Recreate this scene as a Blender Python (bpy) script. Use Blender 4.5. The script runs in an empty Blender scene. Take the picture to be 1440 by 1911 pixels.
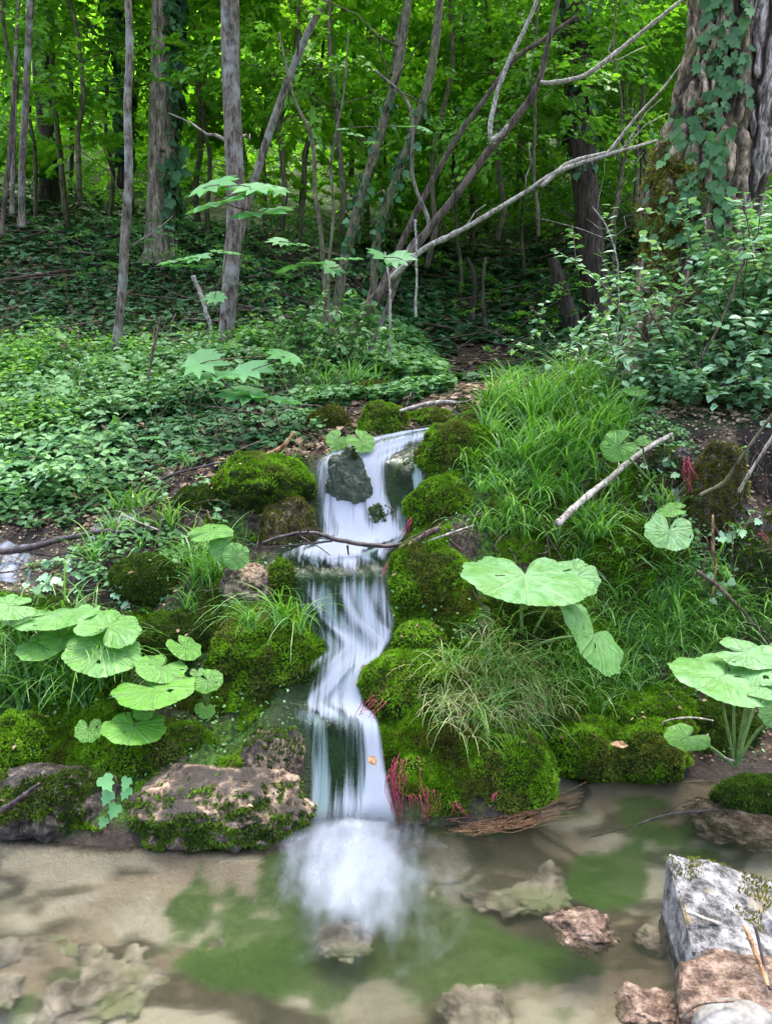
import bpy, bmesh, math, random
import numpy as np
from mathutils import Vector
rs = np.random.RandomState(7)
# ------------------------------------------------------------------ camera, world, sun, exposure
F = 1438.0; TH = math.radians(7.74); CT, ST = math.cos(TH), math.sin(TH); CZ = 1.35
sc = bpy.context.scene
cam = bpy.data.objects.new('camera', bpy.data.cameras.new('camera')); sc.collection.objects.link(cam)
cam.data.sensor_fit = 'HORIZONTAL'; cam.data.sensor_width = 36; cam.data.lens = 36 * F / 1440
cam.data.clip_start = 0.05; cam.data.clip_end = 500
cam.location = (0, 0, CZ); cam.rotation_euler = (math.pi / 2 - TH, 0, 0); sc.camera = cam
w = bpy.data.worlds.new('World'); sc.world = w; w.use_nodes = True
SUN_EL, SUN_AZ = math.radians(72), math.radians(20)     # azimuth clockwise from +Y
nt = w.node_tree; sky = nt.nodes.new('ShaderNodeTexSky'); sky.sky_type = 'NISHITA'; sky.sun_disc = False
sky.sun_elevation = SUN_EL; sky.sun_rotation = SUN_AZ; sky.air_density = 1.0; sky.dust_density = 6.0; sky.ozone_density = .6
bg = nt.nodes['Background']; bg.inputs[1].default_value = 0.15; nt.links.new(sky.outputs[0], bg.inputs[0])
sun = bpy.data.objects.new('sun', bpy.data.lights.new('sun', 'SUN')); sc.collection.objects.link(sun)
sun.data.energy = 2.6; sun.data.angle = math.radians(30); sun.data.color = (1, .97, .9)
sd = Vector((math.sin(SUN_AZ) * math.cos(SUN_EL), math.cos(SUN_AZ) * math.cos(SUN_EL), math.sin(SUN_EL)))
sun.rotation_euler = sd.to_track_quat('Z', 'Y').to_euler()
sc.view_settings.view_transform = 'Standard'; sc.view_settings.look = 'None'; sc.view_settings.exposure = 2.55
sc.cycles.max_bounces = 8; sc.cycles.transparent_max_bounces = 16; sc.cycles.diffuse_bounces = 4
sc.cycles.use_denoising = True; sc.cycles.caustics_reflective = False; sc.cycles.caustics_refractive = True

# ------------------------------------------------------------------ helpers
def ray(px, py):
    px = np.asarray(px, float); py = np.asarray(py, float)
    a = (px - 720) / F; b = (955.5 - py) / F
    return np.stack([a, CT + b * ST, -ST + b * CT], -1)
def at(px, py, Y):                       # the world point seen at photo pixel (px, py) at depth Y
    d = ray(px, py); return d * (np.asarray(Y, float) / d[..., 1])[..., None] + np.array([0, 0, CZ])
def proj(P):
    P = np.asarray(P, float); dz = P[..., 2] - CZ
    zc = np.maximum(P[..., 1] * CT - dz * ST, 1e-3); yc = P[..., 1] * ST + dz * CT
    return 720 + F * P[..., 0] / zc, 955.5 - F * yc / zc
def hsh(ix, iy, iz, seed):
    h = (ix * 374761393 + iy * 668265263 + iz * 2147483647 + seed * 1274126177) & 0xFFFFFFFF
    h = ((h ^ (h >> 13)) * 1274126177) & 0xFFFFFFFF
    return ((h ^ (h >> 16)) & 0xFFFF) / 32767.5 - 1
def noise(P, scale=1.0, seed=0):
    P = np.asarray(P, float) * scale; i = np.floor(P).astype(np.int64); f = P - i; f = f * f * (3 - 2 * f)
    x, y, z = i[..., 0], i[..., 1], i[..., 2]; fx, fy, fz = f[..., 0], f[..., 1], f[..., 2]
    r = 0
    for dx in (0, 1):
        for dy in (0, 1):
            for dz in (0, 1):
                r = r + hsh(x + dx, y + dy, z + dz, seed) * (fx if dx else 1 - fx) * (fy if dy else 1 - fy) * (fz if dz else 1 - fz)
    return r
def fbm(P, scale=1.0, octv=4, seed=0, gain=.5):
    r = 0; a = 1.0; t = 0
    for o in range(octv):
        r = r + a * noise(P, scale * 2.03 ** o, seed + o * 17); t += a; a *= gain
    return r / t
def P3(x, y, z=None):
    x = np.asarray(x, float); return np.stack([x, np.asarray(y, float) + 0 * x, (0 * x if z is None else z + 0 * x)], -1)
def sstep(a, b, x):
    t = np.clip((np.asarray(x, float) - a) / (b - a), 0, 1); return t * t * (3 - 2 * t)
def nrm(v): return v / np.maximum(np.linalg.norm(v, axis=-1, keepdims=True), 1e-9)
def inpoly(px, py, poly):
    r = np.zeros(np.shape(px), bool); n = len(poly)
    for k in range(n):
        x1, y1 = poly[k]; x2, y2 = poly[(k + 1) % n]
        if y1 == y2: continue
        c = ((py > y1) != (py > y2)) & (px < (x2 - x1) * (py - y1) / (y2 - y1) + x1); r ^= c
    return r
def catmull(P, n):
    P = np.asarray(P, float); m = len(P)
    if m == 2: return P[0] + (P[1] - P[0]) * np.linspace(0, 1, n)[:, None]
    Q = np.vstack([2 * P[0] - P[1], P, 2 * P[-1] - P[-2]])
    t = np.linspace(0, m - 1 - 1e-6, n); k = t.astype(int); f = (t - k)[:, None]
    a, b, c, d = Q[k], Q[k + 1], Q[k + 2], Q[k + 3]
    return .5 * (2 * b + (c - a) * f + (2 * a - 5 * b + 4 * c - d) * f ** 2 + (3 * b - a - 3 * c + d) * f ** 3)

def link(o): sc.collection.objects.link(o); return o
def mk(name, V, Fs, mat, parent=None, origin=None, attrs=None, smooth=True, uv=None):
    V = np.asarray(V, float).reshape(-1, 3)
    if not isinstance(Fs, list): Fs = [Fs]
    Fs = [np.asarray(f, np.int64) for f in Fs if len(f)]
    o0 = np.zeros(3) if origin is None else np.asarray(origin, float)
    me = bpy.data.meshes.new(name); me.vertices.add(len(V)); me.vertices.foreach_set('co', (V - o0).astype(np.float32).ravel())
    idx = np.concatenate([f.ravel() for f in Fs]); tot = np.concatenate([np.full(len(f), f.shape[1]) for f in Fs])
    me.loops.add(len(idx)); me.loops.foreach_set('vertex_index', idx.astype(np.int32))
    me.polygons.add(len(tot)); me.polygons.foreach_set('loop_start', (np.cumsum(tot) - tot).astype(np.int32))
    me.polygons.foreach_set('loop_total', tot.astype(np.int32)); me.polygons.foreach_set('use_smooth', np.full(len(tot), smooth))
    for k, a in (attrs or {}).items():
        a = np.asarray(a, np.float32)
        if a.ndim == 2:
            if a.shape[1] == 3: a = np.hstack([a, np.ones((len(a), 1), np.float32)])
            at_ = me.attributes.new(k, 'FLOAT_COLOR', 'POINT'); at_.data.foreach_set('color', a.ravel())
        else:
            at_ = me.attributes.new(k, 'FLOAT', 'POINT'); at_.data.foreach_set('value', a)
    if uv is not None:
        u = me.uv_layers.new(name='UVMap'); u.data.foreach_set('uv', np.asarray(uv, np.float32)[idx].ravel())
    me.update(calc_edges=True); me.materials.append(mat)
    ob = link(bpy.data.objects.new(name, me))
    if parent is not None: ob.parent = parent
    elif origin is not None: ob.location = o0
    return ob
def tag(o, label=None, cat=None, group=None, kind=None):
    if label: o['label'] = label
    if cat: o['category'] = cat
    if group: o['group'] = group
    if kind: o['kind'] = kind
    return o
def empty(name, loc, label, cat, group=None):
    o = link(bpy.data.objects.new(name, None)); o.location = [float(v) for v in loc]; o.empty_display_size = .1
    return tag(o, label, cat, group)
class MB:                                     # merges pieces into one mesh
    def __init__(s): s.V = []; s.F = {}; s.n = 0; s.A = {}
    def add(s, V, Fc, **A):
        V = np.asarray(V, float).reshape(-1, 3)
        for f in (Fc if isinstance(Fc, list) else [Fc]):
            f = np.asarray(f)
            if len(f): s.F.setdefault(f.shape[1], []).append(f + s.n)
        s.V.append(V); s.n += len(V)
        for k, a in A.items(): s.A.setdefault(k, []).append(np.broadcast_to(np.asarray(a, float), (len(V),)))
    def build(s, name, mat, parent=None, origin=None, smooth=True):
        return mk(name, np.vstack(s.V), [np.vstack(f) for f in s.F.values()], mat, parent, origin, {k: np.concatenate(a) for k, a in s.A.items()}, smooth)

def tube(pts, rad, sides=8, rough=0.0, nscale=8, seed=0, cap=True, ridge=0.0, rn=9, twist=0):
    pts = np.asarray(pts, float); n = len(pts); rad = np.broadcast_to(np.asarray(rad, float), (n,))
    T = nrm(np.gradient(pts, axis=0)); ref = np.array([0, 1, 0.]) if abs(T[0][2]) > .5 else np.array([0, 0, 1.])
    A = nrm(np.cross(T, ref)); B = np.cross(T, A); th = np.linspace(0, 2 * math.pi, sides, endpoint=False)
    c, s_ = np.cos(th), np.sin(th)
    D = A[:, None] * c[None, :, None] + B[:, None] * s_[None, :, None]
    R = rad[:, None] * np.ones(sides)[None]
    if rough: R = R * (1 + rough * fbm(pts[:, None] + D * rad[:, None, None], nscale, 3, seed))
    if ridge:
        L = np.concatenate([[0], np.cumsum(np.linalg.norm(np.diff(pts, axis=0), axis=1))])
        q = np.stack([c[None] * rn / 3 + 0 * L[:, None], s_[None] * rn / 3 + 0 * L[:, None], L[:, None] * 1.6 / max(rad.mean(), .02) * .25 + 0 * c[None]], -1)
        nn = noise(q, 1, seed) * .6 + noise(q, 2.3, seed + 3) * .4
        R = R * (1 - ridge * np.clip(1 - np.abs(nn) * 5, 0, 1) + ridge * .4)
    V = pts[:, None] + D * R[..., None]
    i = np.arange(n - 1)[:, None] * sides; j = np.arange(sides)[None]; j2 = (j + 1) % sides
    Fq = np.stack([i + j, i + j2, i + sides + j2, i + sides + j], -1).reshape(-1, 4)
    V = V.reshape(-1, 3); Fs = [Fq]
    tube.nn = None
    if cap:
        V = np.vstack([V, pts[0], pts[-1]]); jj = np.arange(sides); k = (jj + 1) % sides
        Fs.append(np.vstack([np.stack([k, jj, 0 * jj + n * sides], -1), np.stack([jj + (n - 1) * sides, k + (n - 1) * sides, 0 * jj + n * sides + 1], -1)]))
    return V, Fs
# leaf templates: y is the leaf axis, z the normal
def T_ovate(wd=.3, cup=.06):
    V = np.array([(0, 0, 0), (0, .35, -.02), (0, .7, -.03), (0, 1, -.1), (-wd, .3, cup), (-wd * .8, .65, cup * .6), (wd, .3, cup), (wd * .8, .65, cup * .6)], float)
    return V, np.array([(0, 1, 4), (1, 2, 5), (1, 5, 4), (2, 3, 5), (0, 6, 1), (1, 6, 7), (1, 7, 2), (2, 7, 3)])
def T_far():
    return np.array([(0, 0, 0), (-.34, .5, .07), (0, 1, -.05), (.34, .5, .07)], float), np.array([(0, 2, 1), (0, 3, 2)])
def T_fan(pts, cz=-.05, c=(0, .35)):
    P = [(c[0], c[1], cz)] + [(x, y, .03 * ((k % 2) * 2 - 1)) for k, (x, y) in enumerate(pts)]
    n = len(pts); return np.array(P, float), np.array([(0, 1 + k, 1 + (k + 1) % n) for k in range(n)])
T_ivy = T_fan([(0, 0), (.22, -.1), (.42, .05), (.5, .28), (.3, .42), (.38, .66), (.18, .68), (0, 1.02), (-.18, .68), (-.38, .66), (-.3, .42), (-.5, .28), (-.42, .05), (-.22, -.1)][::-1])
T_maple = T_fan([(0, 0), (.3, -.08), (.28, .08), (.62, .12), (.5, .3), (.68, .52), (.4, .5), (.42, .8), (.18, .68), (0, 1.05), (-.18, .68), (-.42, .8), (-.4, .5), (-.68, .52), (-.5, .3), (-.62, .12), (-.28, .08), (-.3, -.08)][::-1], -.04)
T_round = T_fan([(0, .04), (.2, -.05), (.42, .08), (.52, .36), (.4, .7), (.18, .88), (0, .98), (-.18, .88), (-.4, .7), (-.52, .36), (-.42, .08), (-.2, -.05)][::-1], -.06, (0, .45))
def inst(T, Pn, R, S):
    V0, F0 = T; n = len(Pn); k = len(V0); S = np.asarray(S, float)
    if S.ndim == 1: S = np.repeat(S[:, None], 3, 1)
    V = np.einsum('nij,nkj->nki', R, V0[None] * S[:, None, :]) + Pn[:, None]
    return V.reshape(-1, 3), (F0[None] + (np.arange(n) * k)[:, None, None]).reshape(-1, F0.shape[1])
def frames(d, n):                              # columns: x, y = leaf axis, z = normal
    y = nrm(d); x = nrm(np.cross(y, n)); z = np.cross(x, y); return np.stack([x, y, z], -1)
def rdir(n, up=0.0, r=rs):
    a = r.rand(n) * 2 * math.pi; v = np.stack([np.cos(a), np.sin(a), up + 0 * a], -1); return nrm(v)
def leaves(T, Pn, size, tilt=.5, droop=-.15, face=None, r=rs, jit=.3):
    n = len(Pn); d = rdir(n, 0, r); d[:, 2] = droop + jit * r.randn(n) * .6
    up = np.array([0, 0, 1.]) + r.randn(n, 3) * tilt
    if face is not None: up = up + face
    V, Fc = inst(T, Pn, frames(d, nrm(up)), size * (.6 + .7 * r.rand(n)))
    return V, Fc, np.repeat(r.rand(n), len(T[0]))
def blades(base, L, W, el0=1.2, bend=.5, seg=5, az=None, r=rs, pull=None):
    n = len(base); L = np.broadcast_to(L, (n,)) * (.6 + .6 * r.rand(n)); az = r.rand(n) * 6.283 if az is None else az
    el = el0 + r.randn(n) * .2; bd = bend * (.6 + .8 * r.rand(n)); p = base.copy(); Vs = []
    wv = np.stack([-np.sin(az + r.randn(n) * .7), np.cos(az + r.randn(n) * .7), 0 * az], -1)
    for k in range(seg + 1):
        t = k / seg; wd = (W * (1 - t ** 1.7) * .5 + .0003) * (.7 + .3 * min(1, t * 4))
        Vs += [p - wv * (wd if np.isscalar(wd) else wd[:, None]), p + wv * (wd if np.isscalar(wd) else wd[:, None])]
        e = np.maximum(el - bd * t * 1.6, -1.45)
        p = p + np.stack([np.cos(az) * np.cos(e), np.sin(az) * np.cos(e), np.sin(e)], -1) * (L / seg)[:, None]
        if pull is not None: p = p + pull * (L / seg * t)[:, None]
        az = az + r.randn(n) * .06
    V = np.stack(Vs, 1); m = 2 * (seg + 1)
    q = np.array([(2 * k, 2 * k + 1, 2 * k + 3, 2 * k + 2) for k in range(seg)])
    return V.reshape(-1, 3), (q[None] + (np.arange(n) * m)[:, None, None]).reshape(-1, 4), np.repeat(r.rand(n), m)

# ------------------------------------------------------------------ materials
def mat(name):
    m = bpy.data.materials.new(name); m.use_nodes = True; t = m.node_tree; t.nodes.clear()
    o = t.nodes.new('ShaderNodeOutputMaterial'); return m, t, o
def nd(t, ty, **kw):
    n = t.nodes.new(ty)
    for k, v in kw.items():
        if k.startswith('i_'): n.inputs[k[2:].replace('_', ' ')].default_value = v
        else: setattr(n, k, v)
    return n
def ramp(t, fac, stops):
    n = t.nodes.new('ShaderNodeValToRGB'); e = n.color_ramp.elements
    while len(e) < len(stops): e.new(.5)
    for q, (p, c) in zip(e, stops): q.position = p; q.color = (*c, 1) if len(c) == 3 else c
    t.links.new(fac, n.inputs[0]); return n.outputs[0]
def mixc(t, fac, a, b, mode='MIX'):
    n = t.nodes.new('ShaderNodeMix'); n.data_type = 'RGBA'; n.blend_type = mode
    for s, v in ((0, fac), (6, a), (7, b)):
        if hasattr(v, 'links'): t.links.new(v, n.inputs[s])
        else: n.inputs[s].default_value = v if s == 0 else (*v, 1)
    return n.outputs[2]
def ntex(t, scale, detail=5, rough=.6, vec=None, scl=None):
    n = nd(t, 'ShaderNodeTexNoise'); n.inputs['Scale'].default_value = scale; n.inputs['Detail'].default_value = detail; n.inputs['Roughness'].default_value = rough
    c = t.nodes.new('ShaderNodeTexCoord').outputs['Object'] if vec is None else vec
    if scl:
        mp = nd(t, 'ShaderNodeMapping'); mp.inputs['Scale'].default_value = scl; t.links.new(c, mp.inputs[0]); c = mp.outputs[0]
    t.links.new(c, n.inputs['Vector']); return n.outputs[0]
def leafmat(name, cols, trans=.35, rough=.45, spec=.35, nz=0, brown=None):
    m, t, o = mat(name); a = nd(t, 'ShaderNodeAttribute', attribute_name='rnd')
    k = len(cols); c = ramp(t, a.outputs['Fac'], [(i / max(k - 1, 1), q) for i, q in enumerate(cols)])
    if nz: c = mixc(t, ramp(t, ntex(t, nz, 3), [(.35, (0, 0, 0)), (.65, (1, 1, 1))]), mixc(t, 1, c, (.6, .66, .6), 'MULTIPLY'), c)
    if brown: c = mixc(t, ramp(t, ntex(t, 6, 4, .65, nd(t, 'ShaderNodeNewGeometry').outputs['Position']), [(.5, (0, 0, 0)), (.6, (.75, .75, .75))]), c, mixc(t, a.outputs['Fac'], tuple(v * .35 for v in brown), brown))
    p = nd(t, 'ShaderNodeBsdfPrincipled'); t.links.new(c, p.inputs['Base Color']); p.inputs['Roughness'].default_value = rough
    p.inputs['Specular IOR Level'].default_value = spec
    tr = nd(t, 'ShaderNodeBsdfTranslucent'); c2 = mixc(t, 1, c, (1.2, 1.25, .5), 'MULTIPLY'); t.links.new(c2, tr.inputs[0])
    mx = nd(t, 'ShaderNodeMixShader'); mx.inputs[0].default_value = trans; t.links.new(p.outputs[0], mx.inputs[1]); t.links.new(tr.outputs[0], mx.inputs[2])
    t.links.new(mx.outputs[0], o.inputs[0]); return m
def surf(name, build, rough=.8, bump=.5, bdist=.01, spec=.3):
    m, t, o = mat(name); p = nd(t, 'ShaderNodeBsdfPrincipled'); c, h, rg = build(t)
    t.links.new(c, p.inputs['Base Color'])
    if rg is not None: t.links.new(rg, p.inputs['Roughness'])
    else: p.inputs['Roughness'].default_value = rough
    p.inputs['Specular IOR Level'].default_value = spec
    if h is not None:
        b = nd(t, 'ShaderNodeBump'); b.inputs['Strength'].default_value = bump; b.inputs['Distance'].default_value = bdist
        t.links.new(h, b.inputs['Height']); t.links.new(b.outputs[0], p.inputs['Normal'])
    t.links.new(p.outputs[0], o.inputs[0]); return m
M = {}
def barkm(c1, c2, sc_=14, stretch=.18, lich=None):
    def b(t):
        n = ntex(t, sc_, 6, .65, scl=(1, 1, stretch)); c = ramp(t, n, [(.38, c1), (.6, c2)])
        n2 = ntex(t, sc_ * .35, 3, .6); n3 = ntex(t, sc_ * 2.6, 5, .75, scl=(1, 1, stretch * .8))
        c = mixc(t, ramp(t, n3, [(.4, (1, 1, 1)), (.52, (0, 0, 0))]), c, mixc(t, 1, c, (.3, .27, .25), 'MULTIPLY'))
        cr = nd(t, 'ShaderNodeAttribute', attribute_name='crev'); c = mixc(t, cr.outputs['Fac'], c, (.03, .02, .014))  # furrow bottoms darker: bark's own tone, with shading put into the colour
        if lich: c = mixc(t, ramp(t, n2, [(.5, (0, 0, 0)), (.68, (.8, .8, .8))]), c, lich)
        return c, n, None
    return b
M['bark_grey'] = surf('bark_grey', barkm((.07, .056, .045), (.26, .21, .165), 22, .3, (.3, .3, .27)), .85, .8, .012)
M['bark_mid'] = surf('bark_mid', barkm((.08, .065, .045), (.36, .29, .21), 20, .22, (.1, .11, .05)), .9, 1, .02)
M['bark_brown'] = surf('bark_brown', barkm((.05, .038, .03), (.17, .13, .1), 22, .2), .9, .8, .012)
M['bark_dark'] = surf('bark_dark', barkm((.03, .022, .018), (.09, .065, .05), 18, .2), .9, .8, .02)
M['bark_green'] = surf('bark_green', barkm((.07, .065, .04), (.22, .19, .12), 30, .3, (.1, .12, .04)), .85, .6, .006)
M['bark_big'] = surf('bark_big', barkm((.15, .105, .07), (.56, .43, .31), 24, .3, (.18, .14, .06)), .9, 1, .025)
M['bark_pale'] = surf('bark_pale', barkm((.2, .16, .14), (.6, .51, .47), 24, .28), .9, 1, .025)
M['twig_pale'] = surf('twig_pale', barkm((.24, .21, .17), (.55, .5, .43), 40, .5), .8, .4, .003)
M['twig_brown'] = surf('twig_brown', barkm((.05, .035, .028), (.2, .14, .1), 40, .5), .7, .5, .003)
M['twig_orange'] = surf('twig_orange', barkm((.22, .11, .05), (.5, .3, .16), 30, .4), .7, .5, .003)
M['twig_wet'] = surf('twig_wet', barkm((.015, .01, .012), (.09, .06, .055), 40, .5), .35, .6, .003, .5)
M['root_red'] = surf('root_red', barkm((.22, .015, .04), (.62, .08, .17), 60, .5), .5, .3, .002)
M['root_rust'] = surf('root_rust', barkm((.07, .035, .02), (.28, .15, .07), 60, .5), .6, .3, .002)
G = dict(dark=(.018, .045, .012), mid=(.035, .1, .025), teal=(.045, .13, .06), lime=(.14, .29, .02), pale=(.13, .26, .13))
M['leaf_ivy'] = leafmat('leaf_ivy', [(.018, .06, .018), (.04, .115, .04), (.07, .17, .065), (.11, .26, .11)], .2, .5, .25)
M['leaf_ground'] = leafmat('leaf_ground', [(.05, .15, .045), (.1, .25, .08), (.16, .34, .12), (.24, .44, .18)], .3, .45)
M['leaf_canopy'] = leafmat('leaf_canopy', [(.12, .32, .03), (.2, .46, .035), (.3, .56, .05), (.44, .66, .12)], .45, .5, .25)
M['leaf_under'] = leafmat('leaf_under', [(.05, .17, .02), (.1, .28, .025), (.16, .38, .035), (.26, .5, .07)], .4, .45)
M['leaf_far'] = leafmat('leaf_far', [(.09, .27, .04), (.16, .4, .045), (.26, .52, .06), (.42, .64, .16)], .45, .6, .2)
M['leaf_shrub'] = leafmat('leaf_shrub', [(.1, .25, .1), (.2, .4, .2), (.3, .52, .3), (.44, .64, .42)], .3, .4, .4)
M['leaf_teal'] = leafmat('leaf_teal', [(.11, .32, .1), (.18, .42, .18)], .35, .45, .4)
M['grass'] = leafmat('grass', [(.07, .2, .02), (.11, .3, .035), (.17, .38, .07), (.3, .5, .22)], .4, .3, .6)
M['grass_dry'] = leafmat('grass_dry', [(.1, .24, .04), (.2, .34, .09), (.34, .36, .17), (.42, .36, .2)], .3, .5)
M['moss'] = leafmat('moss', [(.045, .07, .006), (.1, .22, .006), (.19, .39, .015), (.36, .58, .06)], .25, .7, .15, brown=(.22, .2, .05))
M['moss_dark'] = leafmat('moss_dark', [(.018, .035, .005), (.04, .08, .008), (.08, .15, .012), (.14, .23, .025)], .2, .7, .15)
M['moss_brown'] = leafmat('moss_brown', [(.04, .04, .008), (.09, .095, .012), (.16, .16, .02), (.2, .25, .03)], .2, .7, .15)
M['moss_trunk'] = leafmat('moss_trunk', [(.1, .08, .025), (.17, .15, .03), (.26, .26, .05), (.34, .38, .07)], .2, .7, .15)
M['litter'] = leafmat('litter', [(.05, .03, .018), (.12, .075, .045), (.24, .16, .1), (.45, .34, .24)], .1, .7, .2)
def b_attr(t):
    a = nd(t, 'ShaderNodeAttribute', attribute_name='Col'); n = ntex(t, 45, 6, .7); n2 = ntex(t, 9, 4, .6)
    wv = nd(t, 'ShaderNodeAttribute', attribute_name='wet')
    c = mixc(t, .8, a.outputs['Color'], ramp(t, n, [(.4, (.15, .14, .13)), (.5, (.8, .8, .8)), (.62, (2.6, 2.5, 2.4))]), 'MULTIPLY')
    c = mixc(t, wv.outputs['Fac'], c, a.outputs['Color'])
    mr = nd(t, 'ShaderNodeMapRange'); mr.inputs[3].default_value = .85; mr.inputs[4].default_value = .35; t.links.new(wv.outputs['Fac'], mr.inputs[0])
    return c, n, mr.outputs[0]
M['ground'] = surf('ground', b_attr, .9, .9, .02)
def b_tufa(t):
    n = ntex(t, 26, 8, .75); n2 = ntex(t, 7, 4, .6)
    c = ramp(t, n, [(.42, (.03, .022, .016)), (.48, (.2, .13, .08)), (.55, (.5, .36, .24)), (.66, (.72, .54, .38))])
    c = mixc(t, ramp(t, n2, [(.42, (0, 0, 0)), (.56, (1, 1, 1))]), c, (.07, .055, .045))
    return c, n, ramp(t, n2, [(.45, (.8, .8, .8)), (.6, (.3, .3, .3))])
M['tufa'] = surf('tufa', b_tufa, .8, 1, .03, .5)
def b_wet(t):
    n = ntex(t, 38, 8, .75); c = ramp(t, n, [(.42, (.008, .006, .004)), (.5, (.04, .028, .018)), (.56, (.09, .065, .045)), (.63, (.24, .19, .16))])
    return c, n, ramp(t, ntex(t, 16, 3), [(.42, (.12, .12, .12)), (.58, (.6, .6, .6))])
M['wetrock'] = surf('wetrock', b_wet, .4, 1, .03, .7)
def b_mb(t):
    n = ntex(t, 50, 6, .7); return ramp(t, n, [(.35, (.015, .02, .005)), (.6, (.035, .06, .006)), (.8, (.06, .05, .02))]), n, None
M['mossbase'] = surf('mossbase', b_mb, .9, 1, .02, .2)
def b_streamrock(t):
    n = ntex(t, 30, 6, .7); c = ramp(t, n, [(.35, (.012, .02, .008)), (.6, (.035, .055, .02)), (.8, (.1, .09, .04))]); return c, n, None
M['streamrock'] = surf('streamrock', b_streamrock, .3, .8, .02, .6)
def b_slab(t):
    n = ntex(t, 22, 9, .75); n2 = ntex(t, 5, 5, .6); n3 = ntex(t, 60, 3, .5)
    c = ramp(t, n, [(.4, (.03, .03, .03)), (.48, (.14, .135, .135)), (.6, (.3, .3, .305))])
    c = mixc(t, ramp(t, n3, [(.62, (0, 0, 0)), (.68, (1, 1, 1))]), c, (.05, .05, .05))
    c = mixc(t, ramp(t, n2, [(.52, (0, 0, 0)), (.6, (1, 1, 1))]), c, (.22, .17, .09)); return c, n, None
M['slab'] = surf('slab', b_slab, .75, .9, .015)
def b_brown(t):
    n = ntex(t, 26, 9, .78); c = ramp(t, n, [(.4, (.04, .025, .018)), (.5, (.17, .11, .08)), (.6, (.36, .27, .21))]); return c, n, None
M['brownrock'] = surf('brownrock', b_brown, .8, 1, .02)
def b_bedrock(t):
    n = ntex(t, 7, 4, .6); n2 = ntex(t, 5, 3, .5); c = ramp(t, n, [(.38, (.07, .058, .045)), (.5, (.21, .175, .14)), (.62, (.36, .31, .26))])
    return mixc(t, ramp(t, n2, [(.48, (0, 0, 0)), (.6, (.7, .7, .7))]), c, (.09, .12, .03)), None, None
M['bedrock'] = surf('bedrock', b_bedrock, .8, .3, .02)
def b_grey(t):
    n = ntex(t, 15, 6, .6); c = ramp(t, n, [(.38, (.1, .095, .09)), (.6, (.24, .23, .22))]); return c, n, None
M['greystone'] = surf('greystone', b_grey, .7, .4, .006)

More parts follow.
